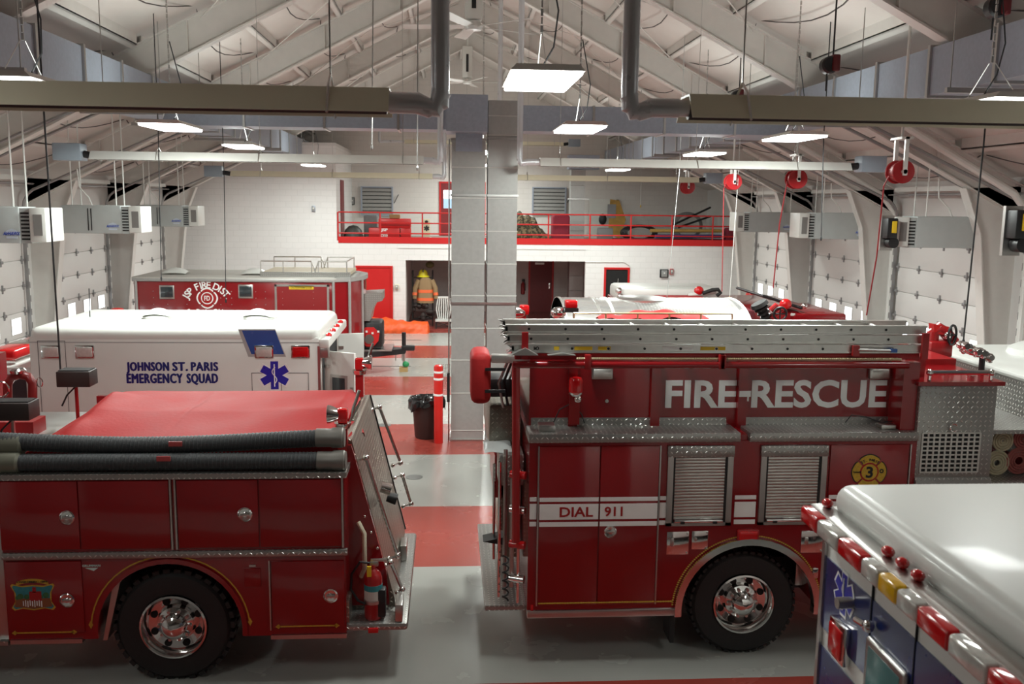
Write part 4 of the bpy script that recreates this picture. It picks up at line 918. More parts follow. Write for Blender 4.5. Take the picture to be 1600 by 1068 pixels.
wheel(R,CX,Y0+.09,CZ,RW,.28,-1); wheel(R,CX,Y1-.09,CZ,RW,.28,1); wheel(R,7.2,Y0+.06,CZ,RW,.28,-1); wheel(R,7.2,Y1-.06,CZ,RW,.28,1)
bx('chassis',BLACK,R,1.0,8.3,9.2,10.3,.45,.8); bx('inner_wheel_wall',DARK,R,2.2,3.7,9.3,9.35,.5,1.4)
MB().prism([(2.22,.5),(2.28,.5),(2.27,.12),(2.23,.12)],'y',Y0+.12,Y0+.42).build('mud_flap',RUB,R)
bx('air_tank',STEEL,R,3.58,3.72,Y0+.35,Y0+.7,.6,.98,.02)
# gold cross badge
c=P(1358,737,Y0-.02); cr=.165
maltese(MB(),(c.x,0,c.z),cr*1.07,Y0-.020,Y0-.018).build('badge_border',BLACK,R,smooth=False); maltese(MB(),(c.x,0,c.z),cr,Y0-.024,Y0-.018).build('badge_cross',GOLD,R,smooth=False)
MB().lathe([(cr*.58,0),(cr*.58,-.007),(0,-.007)],(c.x,Y0-.018,c.z),'y',26).build('badge_ring',REDFILM,R,smooth=False); MB().lathe([(cr*.48,0),(cr*.48,-.010),(0,-.010)],(c.x,Y0-.018,c.z),'y',26).build('badge_centre',GOLD,R,smooth=False)
text('badge_number','3',BLACK,R,(c.x,Y0-.029,c.z),.07,.115,fat=.03); arc_text('badge_text','ST. PARIS',BLACK,R,(c.x,Y0-.027,c.z-.02),cr*.80,-34,34,.026)
text('badge_side_text','Community',BLACK,R,(c.x-cr*.74,Y0-.027,c.z),.085,.026,fat=.01)
MB().lathe([(.022,0),(.022,-.009),(.010,-.0095),(.010,-.004),(0,-.004)],(c.x+cr*.74,Y0-.018,c.z+.01),'y',14).build('badge_scramble',BLACK,R)
# beacon, scene lights, bolt on upper wall
a=P(899,601,YU-.1); bx('beacon_arm',RED2,R,a.x-.05,a.x+.05,YU-.08,YU,a.z-.40,a.z-.02)
MB().lathe([(.05,-.10),(.07,-.08),(.075,-.06)],(a.x,YU-.13,a.z),'z',18).build('beacon_base',CHROME,R); MB().lathe([(.068,-.06),(.068,.05),(.055,.08),(0,.09)],(a.x,YU-.13,a.z),'z',18).build('beacon_dome',REDL,R); MB().ball((a.x+.02,YU-.14,a.z-.13),.04).build('beacon_bracket',CHROME,R)
for px,py in ((940,582),(1372,582)): a=P(px,py,YU); lens_lamp(R,'scene_light',(a.x,YU,a.z),.21,.115,.05,LENSW,STEEL)
a=P(948,626,YU); MB().lathe([(.018,0),(.018,-.012),(0,-.013)],(a.x,YU,a.z),'y',12).build('wall_bolt',STEEL,R)
# ladder rack
bx('rack_beam',RED2,R,.62,4.55,Y0+.02,Y0+.10,3.03,3.095,.01); bx('rack_beam',RED2,R,.62,4.5,YU+.2,YU+.30,3.0,3.10)
rods('rack_pipe',RED,R,[(.60,Y0-.02,2.99),(4.42,Y0-.02,2.985)],.033,12); rods('rope_strip',mat('pale_gold_strip',(.62,.52,.34),.3,.7),R,[(1.2,Y0-.01,3.045),(4.35,Y0-.01,3.04)],.013,6)
b=MB()
for k in range(150): b.ball((1.22+k*.0207,Y0-.012,3.045),.010,.017,.014,6,4)
b.build('rope_twist',mat('pale_gold_strip',(.62,.52,.34),.3,.7),R,kind='stuff')
for px in (820,1444): x=P(px,530,Y0-.02).x; bx('rack_upright',RED2,R,x-.03,x+.03,Y0-.06,Y0-.025,3.05,3.30)
x=P(1334,548,Y0).x; bx('rack_clip',RED2,R,x-.03,x+.03,Y0-.06,Y0-.02,3.08,3.18); rods('gas_strut',STEEL,R,[(x+.02,Y0-.05,3.14),(x+.36,Y0-.05,3.13)],.013); bx('strut_end',BLUE,R,x+.34,x+.40,Y0-.065,Y0-.035,3.115,3.15)
for px in (918,1127,1128): x=P(px,548,Y0).x; bx('rack_clamp',RED2,R,x-.03,x+.03,Y0-.06,Y0,2.95,3.09,.01)
for x,w in ((.70,.13),(1.05,.13)): MB().prism([(x-w,3.09),(x+w,3.09),(x+.01,3.16 if x<.9 else 3.11)],'y',Y0-.10,Y0-.02).build('ladder_foot_plate',ALU,R)
bx('label_plate',STEEL,R,P(1338,570,YU).x,P(1398,570,YU).x,YU-.03,YU,P(1338,572,YU).z,P(1338,565,YU).z)
rods('corner_post',RED2,R,[(P(806,600,Y0-.03).x,Y0-.0,3.0),(P(806,870,Y0).x,Y0-.0,1.25)],.038,8)
for px in (1432,1418): x=P(px,640,YU-.05).x; bx('front_post',RED2,R,x-.05,x+.05,YU-.06,YU+.04,2.33,3.02)
rods('loose_wire',BLACK,R,[(1.02,YU-.05,2.35),(1.08,YU-.08,2.5),(1.2,YU-.06,2.56),(1.3,YU-.06,2.45),(1.33,YU-.06,2.36)],.006,5); bx('hinge_block',STEEL,R,.86,1.02,Y0+.05,Y0+.2,2.325,2.39,.01)
rods('loose_wire',BLACK,R,[(3.95,YU-.08,2.36),(4.0,YU-.1,2.44),(4.15,YU-.1,2.42),(4.3,YU-.12,2.37),(4.45,YU-.1,2.38)],.006,5); bx('hinge_block',STEEL,R,4.25,4.4,Y0+.08,Y0+.2,2.325,2.37,.01)
# pump enclosure with vent grid, behind the near corner
ex0,ex1=P(1433,650,Y0).x,P(1555,650,Y0).x; EZ=2.78
bx('pump_house',DIAM,R,ex0+.01,ex1,Y0,Y1,1.55,EZ,.01); bx('pump_house_rim',RED,R,ex0-.02,ex1+.06,Y0-.02,Y1,EZ,EZ+.04)
gx0,gx1,gz1,gz0=P(1441,680,Y0).x,P(1531,680,Y0).x,P(1441,676,Y0).z,P(1441,737,Y0).z
gr=bx('vent_opening',DARK,R,gx0,gx1,Y0-.006,Y0+.002,gz0,gz1)
for k in range(11): xx=gx0+(gx1-gx0)*k/10; bx('vent_bar',ALU,gr,xx-.009,xx+.009,Y0-.014,Y0,gz0,gz1)
for k in range(10): zz=gz0+(gz1-gz0)*k/9; bx('vent_bar',ALU,gr,gx0,gx1,Y0-.013,Y0,zz-.008,zz+.008)
MB().prism([(Y0-.14,1.70),(Y0-.01,1.86),(Y0,1.86),(Y0,1.70)],'x',ex0+.02,ex1).build('splash_lip',DIAM,R)
a=P(1488,667,Y0); MB().tube([(a.x+.035*math.cos(t),Y0-.03,a.z+.04*math.sin(t)) for t in [.6+5*i/12 for i in range(13)]],.008,6).build('pull_ring',CHROME,R)
b=MB(); zz=EZ+.12; b.tube([(ex0+.12,Y0+.05,zz),(ex1-.03,Y0+.05,zz)],.024,10)
for xx in (ex0+.12,ex1-.05): b.ball((xx,Y0+.05,zz),.035,n=10,h=7); b.tube([(xx,Y0+.05,EZ+.03),(xx,Y0+.05,zz)],.018,8)
b.build('hand_rail',CHROME,R)
MB().cyl((ex0+.8*(ex1-ex0),Y0+.2,EZ+.02),(ex0+.8*(ex1-ex0),Y0+.2,EZ+.07),.05).build('outlet_cap',CHROME,R)
bx('dunnage_box',RED2,R,ex0-.1,ex1+.1,9.5,Y1,EZ+.02,EZ+.10); bx('front_corner_column',RED,R,4.42,ex0+.02,Y0+.05,YU+.5,1.5,3.0)
MB().ball((ex0+.10,9.1,EZ+.22),.10,.08,.07).ball((ex0+.0,9.05,EZ+.20),.07,.06,.06).build('small_pump',mat('dark_red_casting',(.2,.012,.012)),R); rods('small_pump_hose',mat('orange_wire',(.45,.10,.03),.5),R,[(ex0-.05,9.05,EZ+.24),(ex0+.05,9.03,EZ+.33),(ex0+.18,9.05,EZ+.30)],.012,6)
# hose rolls in the crosslay beside the cab
xr=ex1+.12; bx('crosslay_tray',DIAM,R,ex1+.02,CXB,Y0,Y1,1.75,1.80); bx('crosslay_cover',DIAM,R,ex1-.02,CXB,Y0+.1,Y1,2.27,2.31)
for k,(dx,dz,m,r) in enumerate(((.10,.13,'tan_hose',.12),(.33,.15,'dull_red_hose',.13),(.14,.36,'tan_hose',.10),(.36,.38,'dull_red_hose',.10))):
    mm=mat(m,(.42,.36,.24) if m=='tan_hose' else (.28,.07,.06),.7); y=Y0+.25
    h=MB()
    for j in range(4): h.tube([(xr+dx+(r-.026*j)*math.cos(t),y,1.80+dz+(r-.026*j)*math.sin(t)) for t in [2*PI*i/20 for i in range(20)]],.013,6,True)
    h.build('hose_roll',mm,None,loc=(xr+dx,y,1.80+dz-r),label=['tan rolled hose, lower left of four beside the cab','dull red rolled hose, lower right of four beside the cab','tan rolled hose, upper left of four beside the cab','dull red rolled hose, upper right of four beside the cab'][k],cat='hose',group='rolled hoses beside the cab')
# cab: white roof, diamond plate back wall
cab=bx('cab',RED,R,CXB+.02,8.6,Y0+.0,Y1+.3,.55,2.5,.04); bx('cab_back_plate',DIAM,R,CXB,CXB+.03,Y0,Y1+.35,1.9,ZC-.06)
bx('cab_roof',WHITE,R,CXB-.02,8.5,Y0-.0,Y1+.35,ZC-.07,ZC,.03); bx('cab_upper',RED,R,CXB+.03,8.3,Y0+.02,Y1+.3,2.5,ZC-.06); bx('side_window',GLASS,cab,6.2,7.1,Y0-.01,Y0+.01,1.8,2.6); bx('side_window',GLASS,cab,7.3,8.1,Y0-.01,Y0+.01,1.8,2.6); bx('front_bumper',CHROME,R,8.6,9.0,Y0,Y1,.45,.8,.03)
bx('back_light_strip',mat('amber_plate',(.45,.36,.16),.4,.5),R,CXB-.012,CXB,Y0,Y1+.3,2.12,2.22)
MB().lathe([(.42,0),(.40,.07),(.28,.13),(0,.16)],(CXB+1.15,10.6,ZC-.01),'z',26).build('roof_dome',WHITE,R); bx('roof_hatch',GLASS,R,CXB+.55,CXB+.9,9.2,9.6,ZC,ZC+.02)
# deck gun and floodlight cluster
Yg=10.2; gq=[P(1455,545,Yg),P(1458,520,Yg),P(1466,512,Yg),P(1478,520,Yg),P(1490,535,Yg)]
dg=rods('deck_gun',RED2,R,gq,.07,12); a=P(1488,523,Yg-.12); w=MB().tube([(a.x+.075*math.cos(t),Yg-.12+.05*math.cos(t),a.z+.11*math.sin(t)) for t in [2*PI*i/20 for i in range(20)]],.014,6,True)
for k in range(3): t=k*PI/3*2; w.tube([(a.x,Yg-.12,a.z),(a.x+.075*math.cos(t),Yg-.12+.05*math.cos(t),a.z+.11*math.sin(t))],.01,5)
w.build('hand_wheel',BLACK,dg); MB().ball(P(1480,524,Yg-.05)[:],.05).build('chrome_valve',CHROME,dg); bx('deck_gun_base',RED2,R,P(1446,550,Yg).x,P(1480,550,Yg).x,Yg-.12,Yg+.12,2.8,2.98,.02); MB().prism([(P(1455,505,Yg).x,P(1455,505,Yg).z),(P(1482,510,Yg).x,P(1482,510,Yg).z),(P(1476,522,Yg).x,P(1476,522,Yg).z),(P(1456,520,Yg).x,P(1456,520,Yg).z)],'y',Yg-.06,Yg+.06).build('nozzle_guard',REDBR,dg)
a=P(1533,580,9.0); pt=P(1533,558,9.0); rods('light_mast',BLACK,R,[(a.x,9.0,EZ+.03),(a.x,9.0,pt.z)],.03,8)
b=MB(); random.seed(3)
for k in range(13):
    q=P(1502+k*3.8,540+k*1.4+random.uniform(-3,3),9.0+random.uniform(-.08,.08)); b.lathe([(.0,-.03),(.03,-.03),(.042,.0),(.042,.025),(.02,.035),(0,.036)],q[:],random.choice('yyx'),12)
    b.ball((q.x,q.y,q.z-.035),.026,n=8,h=6)
b.tube([P(1500,546,9.0),P(1548,562,9.0)],.018,8); b.build('floodlight_cluster',CHROME,R)
# tail end: tread plate boxes, poles, covered hose at the back
bx('rear_step',DIAM,R,.36,X0,Y0+.1,Y1,.50,.56,.01)
bx('tail_box',DIAMG,R,.42,X0-.02,9.35,Y1-.1,1.95,2.42,.02); bx('tail_box',DIAM,R,.50,X0-.02,Y0+.35,9.3,1.70,2.02,.02); bx('tail_panel',DIAMG,R,.55,X0-.02,9.3,Y1-.2,.8,1.95)
bx('tail_panel_red',RED2,R,.48,.60,9.3,10.4,1.45,1.9)
for x,y,z0,z1,r in ((.50,8.72,.62,2.0,.016),(.56,8.80,.62,2.1,.02),(.62,8.66,.75,1.9,.022),(.68,8.62,.6,2.0,.016),(.46,9.0,.9,1.9,.014)): rods('tail_pole',CHROME if r<.018 else STEEL,R,[(x,y,z0),(x,y,z1)],r,8)
for z in (.85,1.2,1.55,1.9): MB().cyl((.60,8.64,z),(.74,8.58,z),.04).build('tail_lamp',REDL if z in (1.2,1.9) else CHROME,R)
MB().prism([(.35,1.12),(.58,1.17),(.58,1.08)],'y',8.9,9.1).build('tow_hook',BLACK,R); rods('coiled_cord',BLACK,R,[(.56+.03*math.cos(i*.9),8.62+.03*math.sin(i*.9),.62+i*.012) for i in range(40)],.009,5)
MB().grid(lambda u,v:(.36+.28*(.5-.5*math.cos(PI*u)) ,8.95+.5*v,2.02+.05*math.sin(PI*u)*math.sin(PI*v)+.015*math.sin(v*12+u*5)),8,10).build('white_rag',GREYP,R,ang=80)
bx('tail_valve_block',BLACK,R,.40,.72,9.25,9.6,2.52,2.72,.04); MB().cyl((.34,9.4,2.64),(.62,9.4,2.62),.07).build('tail_valve',mat('olive_metal',(.16,.16,.12)),R)
for k in range(4): rods('hydraulic_line',BLACK if k%2 else STEEL,R,[(.55+.05*k,9.1+.1*k,2.45),(.5+.06*k,9.1+.1*k,2.7),(.6+.04*k,9.1,2.95)],.014,6)
bx('rack_lift_arm',ALU,R,.42,.80,9.0,9.1,2.92,3.0,.01)
MB().box(.22,.42,9.0,9.5,2.5,3.02,.07,3).build('folded_tank_cover',REDVIN,R)
for z in (2.64,2.86): bx('cover_strap',BLACK,R,.36,.56,8.985,9.01,z-.015,z+.015)
# ---- aluminium extension ladder on the rack
lx0,lx1=P(790,520,Y0+.02).x,P(1448,530,Y0+.02).x
LD=thing('extension_ladder',((lx0+lx1)/2,Y0+.25,3.10),'long aluminium extension ladder lying on top of the rescue engine','ladder')
for s,(z,ax,bx_) in enumerate(((3.10,lx0+.06,lx1-.05),(3.19,lx0+.02,lx1-.02),(3.28,lx0,lx1))):
    yo=.02*s
    for yy in (Y0+.0+yo,Y0+.48-yo):
        MB().box(ax,bx_,yy,yy+.03,z+.012,z+.068).box(ax,bx_,yy-.012,yy+.042,z+.066,z+.080).box(ax,bx_,yy-.012,yy+.042,z,z+.014).build('beam',ALU,LD)
        for t in range(2): MB().prism([(ax-.05,z+.08*t),(ax+.02,z+.02),(ax+.02,z+.06)],'y',yy,yy+.03).build('tip',STEEL,LD)
    k=0; x=ax+.22
    while x<bx_-.1:
        MB().cyl((x,Y0+yo-.004,z+.04),(x,Y0+.5-yo,z+.04),.017,n=8).build('rung',ALU,LD); MB().cyl((x,Y0+yo-.006,z+.04),(x,Y0+yo-.002,z+.04),.013,n=8).build('rung_end',BLACK,LD); x+=.345
for px,w,m in ((870,.05,YEL),(912,.17,YEL),(945,.12,YEL),(1115,.24,YEL),(1060,.3,WREF)): q=P(px,541,Y0-.02); bx('ladder_label',m,LD,q.x-w/2,q.x+w/2,Y0-.003,Y0,3.125,3.16)
text('ladder_number','10',BLACK,LD,(P(838,541,Y0).x,Y0-.004,3.142),.05,.035,fat=.02)
# ================================================================ AMBULANCE, RIGHT FOREGROUND (rear to the aisle)
XA=2.36; Ya,Yb=3.05,5.45; ZT=2.80
A=thing('ambulance',(4.6,4.25,0),'white and blue ambulance in the right foreground, seen from its rear corner','ambulance')
bx('box_body',WHITE,A,XA+.02,6.3,Ya,Yb,.75,ZT-.16,.02)
MB().box(XA+.03,6.3,Ya+.0,Yb-.0,ZT-.22,ZT,.10,4).build('roof_cap',WHITE,A)
bx('rear_cornice',WHITE,A,XA-.06,XA+.05,Ya+.03,Yb+.02,ZT-.26,ZT-.17,.03)
# blue livery on the rear face in slanted bands
def rear_poly(name,m,pts,t=.006,par=None): return MB().prism([(PX(px,py,XA).y,PX(px,py,XA).z) for px,py in pts] if pts and len(pts[0])==2 and pts[0][0]>50 else pts,'x',XA-t+.02,XA+.021).build(name,m,par or A,smooth=False)
def yz(px,py): q=PX(px,py,XA+.015); return q.y,q.z
bz=lambda y,z0:z0
zb1=yz(1299,875)[1]; zb0=yz(1291,985)[1]
bx('blue_band',DBLUE,A,XA+.012,XA+.021,Ya,Yb-.03,zb0,zb1); 
zc1=yz(1290,1015)[1]; bx('blue_band',DBLUE,A,XA+.012,XA+.021,Ya,Yb-.03,.9,zc1)
s_=yz(1320,928); star_of_life('star_of_life',SBLUE,WREF,A,(XA+.012,s_[0],s_[1]),.125,'x')
# rear light bar of coloured lenses
segs=[REDL,LENSW,REDL,LENSW,mat('amber_lens',(.75,.42,.01),.15,0,.5),LENSW,REDL,LENSW,REDL,LENSW]
edges=[5.46,5.20,4.90,4.60,4.40,4.20,4.0,3.72,3.42,3.2,3.03]
zl=yz(1290,795)[1]
lb=bx('light_bar',STEEL,A,XA-.10,XA+.03,3.03,5.47,zl-.07,zl+.05,.02)
for (a,b_),m in zip(zip(edges[:-1],edges[1:]),segs): MB().box(XA-.16,XA-.02,b_+.001,a-.001,zl-.062,zl+.04,.02,3).build('lens',m,lb)
for y in (5.38,4.58,4.42,4.26,3.3): MB().ball((XA-.02,y,zl+.075),.035,.045,.03,10,6).build('clearance_lamp',REDL,A)
# rear doors
ydc=yz(1362,960)[0]
bx('door_gap',DARK,A,XA+.008,XA+.022,ydc-.006,ydc+.006,.8,zl-.10); bx('body_corner_trim',STEEL,A,XA+.0,XA+.03,Yb-.03,Yb+.012,.8,zl-.08)
bx('door_gap',DARK,A,XA+.008,XA+.022,yz(1440,900)[0]-.004,yz(1440,900)[0]+.004,.8,zl-.10); bx('door_gap',DARK,A,XA+.008,XA+.022,yz(1543,1000)[0]-.004,yz(1543,1000)[0]+.004,.8,zl-.10)
w0=yz(1362,985); w1=yz(1420,1030); wf=MB().box(XA-.02,XA+.02,w1[0]-.03,w0[0]-.0,1.05,w0[1]-.02,.05,3).build('rear_window_frame',STEEL,A)
bx('window_pane',mat('teal_glass',(.10,.22,.22),.08,0,.4),wf,XA-.026,XA,w1[0]+.01,w0[0]-.04,1.1,w0[1]-.06,.03)
l_=yz(1317,1000); lens_lamp(A,'tail_lamp',(XA+.02,l_[0],l_[1]),.22,.24,.05,REDL,CHROME,'x')
h_=yz(1366,975); rods('door_handle',CHROME,A,[(XA-.05,h_[0]+.09,h_[1]-.01),(XA-.05,h_[0]-.02,h_[1]+.01)],.018,8); MB().ball((XA-.03,h_[0]-.02,h_[1]),.035).build('handle_boss',CHROME,A)
h_=yz(1332,941); MB().cyl((XA-.08,h_[0],h_[1]),(XA+.02,h_[0],h_[1]),.035).build('door_holdback',STEEL,A)
bx('rear_bumper',STEEL,A,XA-.3,XA,Ya+.05,Yb-.05,.5,.62,.02); wheel(A,5.1,Ya+.06,.42,.42,.25,-1); wheel(A,5.1,Yb-.06,.42,.42,.25,1); wheel(A,8.3,Ya+.2,.42,.42,.25,-1); wheel(A,8.3,Yb-.2,.42,.42,.25,1)
bx('undercarriage',BLACK,A,2.6,8.9,Ya+.4,Yb-.4,.4,.75); cb=MB().prism([(6.3,.6),(6.3,2.25),(7.3,2.25),(7.9,1.6),(9.0,1.4),(9.05,.6)],'y',Ya+.2,Yb-.2).build('cab',WHITE,A); MB().prism([(7.33,2.2),(7.36,2.2),(7.93,1.62),(7.9,1.6)],'y',Ya+.3,Yb-.3).build('windshield',GLASS,cb)
# ================================================================ AMBULANCE, LEFT (rear doors open)
Y0,Y1=13.4,15.7; X0,X1=-5.93,-1.86
B=thing('ambulance',(-4.2,14.5,0),'white box ambulance lettered JOHNSON ST. PARIS EMERGENCY SQUAD, rear door open','ambulance')
bx('box_body',WHITE,B,X0,X1,Y0,Y1,.75,2.52,.03); MB().box(X0,X1,Y0,Y1,2.38,2.66,.12,4).build('roof_cap',WHITE,B)
bx('roof_gutter',GREYP,B,X0,X1,Y0-.002,Y0,2.44,2.455)
for t,(p0,p1),(q0,q1) in (('JOHNSON ST. PARIS',(197,341),(566,578)),('EMERGENCY SQUAD',(197,341),(584,597))):
    a,c=P(p0,q0,Y0),P(p1,q1,Y0); words_text('squad_text',t,NAVY,B,((a.x+c.x)/2,Y0-.003,(a.z+c.z)/2),c.x-a.x,a.z-c.z+.012,fat=.0,th=.003,gap=1.12,bold=.009)
a=P(429,586,Y0); star_of_life('star_of_life',SBLUE,WREF,B,(a.x,Y0,a.z),.205)
MB().prism([(P(px,py,Y0).x,P(px,py,Y0).z) for px,py in ((372,514),(430,514),(447,557),(388,557))],'y',Y0-.003,Y0).build('grey_slash',GREYP,B,smooth=False)
MB().prism([(P(px,py,Y0).x,P(px,py,Y0).z) for px,py in ((378,516),(430,516),(444,553),(393,553))],'y',Y0-.005,Y0).build('blue_slash',BLUE,B,smooth=False)
for px,py,m in ((80,549,LENSW),(133,549,LENSW),(413,549,LENSW),(470,549,REDL)): q=P(px,py,Y0); lens_lamp(B,'scene_light',(q.x,Y0,q.z),.27,.19,.03,m)
SEAM=mat('seam_dark',(.10,.10,.10),.7)  # dark grey for the door joint strips
def outline(par,x0,x1,z0,z1,y,t=.008):
    MB().box(x0,x1,y-.003,y,z1-t,z1).box(x0,x0+t,y-.003,y,z0,z1).box(x1-t,x1,y-.003,y,z0,z1).build('door_seam',SEAM,par,smooth=False)
a,c=P(58,532,Y0),P(107,620,Y0); outline(B,a.x,c.x,.9,a.z,Y0); a,c=P(393,582,Y0),P(483,620,Y0); outline(B,a.x,c.x,.9,a.z,Y0); bx('door_seam',SEAM,B,P(439,590,Y0).x,P(439,590,Y0).x+.008,Y0-.003,Y0,.9,P(439,586,Y0).z)
bx('side_stripe',NAVY,B,X0,X1,Y0-.003,Y0,1.35,1.42)
for px in (258,412):
    q=PZ(px,493,2.66); MB().lathe([(.26,0),(.26,.03),(.22,.05),(0,.055)],(q.x,14.55,2.655),'z',20).build('roof_vent',WHITE,B); MB().grid(lambda u,v:(q.x-.24+.46*u,14.35+.4*v,2.70+.11*math.sin(PI*min(1,u*1.1))**.7*math.sin(PI*(.1+.8*v))),10,8).build('vent_lid',WHITE,B,ang=80)
q=PZ(134,497,2.66); rods('roof_aerial',BLACK,B,[(q.x,14.6,2.64),(q.x,14.6,2.75),(q.x+.01,14.6,3.1)],.008,5)
# rear: cornice with clearance lamps, dark doorway, two open leaves
cb=bx('rear_cornice',WHITE,B,X1-.02,X1+.14,Y0+.0,Y1,2.36,2.5,.03); bx('rear_opening',DARK,B,X1-.004,X1+.004,Y0+.25,Y1-.25,.8,2.28)
for k in range(4): MB().ball((X1+.09,Y0+.35+.5*k,2.51),.05,.06,.035,10,6).build('clearance_lamp',REDL,cb)
bx('lamp_housing',STEEL,B,X1,X1+.12,Y0+.02,Y0+.2,2.22,2.36,.01); bx('rear_edge',STEEL,B,X1-.03,X1+.006,Y0-.006,Y0+.03,.8,2.4)
def leaf(yh,ang,win,L=.62,z0=.8,z1=2.28):
    o=MB(); ca,sa=math.cos(ang),math.sin(ang); xh=X1+.03
    def T(l,t,z): return (xh+l*ca-t*sa,yh+l*sa+t*ca,z)
    def slab(b,l0,l1,t0,t1,a,c): return b.add([T(l0,t0,a),T(l1,t0,a),T(l1,t1,a),T(l0,t1,a),T(l0,t0,c),T(l1,t0,c),T(l1,t1,c),T(l0,t1,c)],[(0,3,2,1),(4,5,6,7),(0,1,5,4),(1,2,6,5),(2,3,7,6),(3,0,4,7)])
    d=slab(o,0,L,0,.05,z0,z1).build('rear_door',WHITE,B,smooth=False)
    if win:
        slab(MB(),.10,L-.12,-.012,.062,z1-.85,z1-.34).build('window_frame',STEEL,d,smooth=False); slab(MB(),.14,L-.16,-.016,.066,z1-.81,z1-.38).build('window_pane',GLASS,d,smooth=False)
    slab(MB(),L-.06,L-.02,-.03,.08,z1-.6,z1-.5).build('door_latch',STEEL,d); slab(MB(),.0,.08,-.02,.07,z1-.25,z1-.2).build('door_hinge',STEEL,d); return d
leaf(Y0+.3,-.5,True,.52); leaf(Y1-.25,.25,False,.42)
# cab at the left with its light bar
cab=MB().prism([(X0,.55),(X0,2.05),(X0-.9,2.05),(X0-1.55,1.5),(X0-2.4,1.35),(X0-2.5,.55)],'y',Y0+.2,Y1-.2).build('cab',WHITE,B); MB().prism([(X0-.15,1.45),(X0-.15,1.95),(X0-.85,1.95),(X0-1.3,1.5)],'y',Y0+.185,Y0+.21).build('side_window',GLASS,cab); MB().prism([(X0-.92,2.02),(X0-.95,2.02),(X0-1.57,1.5),(X0-1.54,1.5)],'y',Y0+.3,Y1-.3).build('windshield',GLASS,cab)
bx('mirror',BLACK,B,X0-1.05,X0-.85,Y0-.1,Y0+.05,1.45,1.75,.04); MB().box(X0-.75,X0-.35,Y0+.35,Y1-.35,2.12,2.28,.05,3).build('light_bar',REDL,B); MB().box(X0-.76,X0-.34,Y0+.9,Y1-.9,2.115,2.285,.05,3).build('light_bar_centre',mat('smoke_lens',(.16,.14,.11),.15,0,.4),B); bx('light_bar_foot',CHROME,B,X0-.7,X0-.4,Y0+.45,Y1-.45,2.04,2.13)
wheel(B,-3.0,Y0+.05,.42,.42,.25,-1); wheel(B,-3.0,Y1-.05,.42,.42,.25,1); wheel(B,-7.5,Y0+.25,.42,.42,.25,-1); wheel(B,-7.5,Y1-.25,.42,.42,.25,1); bx('undercarriage',BLACK,B,-8.2,X1-.1,Y0+.4,Y1-.4,.4,.75); bx('rear_bumper',STEEL,B,X1,X1+.22,Y0+.1,Y1-.1,.48,.6,.02)
# ================================================================ RED TRAILER
Y0,Y1=23.1,25.6; a,c=P(208,432,Y0),P(522,429,Y0); X0,X1,ZT=a.x,c.x,a.z
T=thing('cargo_trailer',((X0+X1)/2,24.4,0),'red enclosed trailer lettered JSP FIRE DIST. with a roof rack','trailer')
b=MB().box(X0,X1,Y0,Y1,.5,ZT-.04,.02).build('trailer_body',RED,T)
MB().box(X0-.04,X1+.06,Y0-.04,Y1+.04,ZT-.06,ZT,.03).build('roof',mat('roof_grey',(.50,.48,.44),.5),T); bx('roof_edge_trim',GALVW,T,X0-.03,X1,Y0-.05,Y0-.0,ZT-.11,ZT-.03,.02)
# rounded wedge nose at the aisle end
MB().prism([(X1,Y0),(X1+.35,Y0+.15),(X1+.62,Y0+.7),(X1+.68,24.35),(X1+.62,Y1-.7),(X1+.35,Y1-.15),(X1,Y1)],'z',.5,ZT-.06).build('nose',RED,T); MB().prism([(X1,Y0-.03),(X1+.38,Y0+.12),(X1+.66,Y0+.68),(X1+.72,24.35),(X1+.66,Y1-.68),(X1+.38,Y1-.12),(X1,Y1+.03)],'z',ZT-.10,ZT).build('nose_cap',GALVW,T)
for x,y in ((X0+.06,Y0),(X1-.02,Y0),(X1+.36,Y0+.14),(X1+.62,Y0+.7)): rods('corner_trim',GALVW,T,[(x,y-.02,.5),(x,y-.02,ZT-.08)],.035,8)
for px,py in ((261,456),(384,455)): q=P(px,py,Y0); lens_lamp(T,'side_window',(q.x,Y0,q.z),.36,.34,.025,GLASS,STEEL)
q=P(324,483,Y0-.01); arc_text('district_text','JSP FIRE DIST.',WREF,T,(q.x,Y0-.006,q.z),.52,-60,60,.17); q=P(324,470,Y0)
cr=.25; maltese(MB(),(q.x,0,q.z+.07),cr,Y0-.006,Y0).build('crest_cross',WREF,T,smooth=False); maltese(MB(),(q.x,0,q.z+.07),cr*.86,Y0-.010,Y0).build('crest_cross_inner',REDFILM,T,smooth=False); MB().lathe([(cr*.6,0),(cr*.6,-.012),(cr*.5,-.012),(cr*.5,-.008),(0,-.008)],(q.x,Y0,q.z+.07),'y',24).build('crest_ring',WREF,T,smooth=False); MB().lathe([(cr*.5,-.01),(cr*.5,-.014),(cr*.4,-.014)],(q.x,Y0,q.z+.07),'y',20).build('crest_disc',REDFILM,T,smooth=False)
text('crest_number','FD',WREF,T,(q.x,Y0-.016,q.z+.07),.14,.12,fat=.02); q2=P(324,487,Y0); text('town_text','St. Paris, Ohio',WREF,T,(q2.x,Y0-.006,q2.z),.95,.15,fat=.02)
a,c=P(429,444,Y0),P(515,500,Y0); MB().box(a.x,c.x,Y0-.02,Y0,a.z-.05,a.z).box(a.x,a.x+.05,Y0-.02,Y0,.6,a.z).box(c.x-.05,c.x,Y0-.02,Y0,.6,a.z).build('side_door_frame',STEEL,T); bx('side_door',RED,T,a.x+.05,c.x-.05,Y0-.012,Y0,.6,a.z-.05); q=P(471,449,Y0); bx('door_sign',YEL,T,q.x-.30,q.x+.30,Y0-.02,Y0,q.z-.045,q.z+.045); text('door_sign_text','CAUTION RAMP DOOR',BLACK,T,(q.x,Y0-.022,q.z),.52,.045,fat=.01)
b=MB()
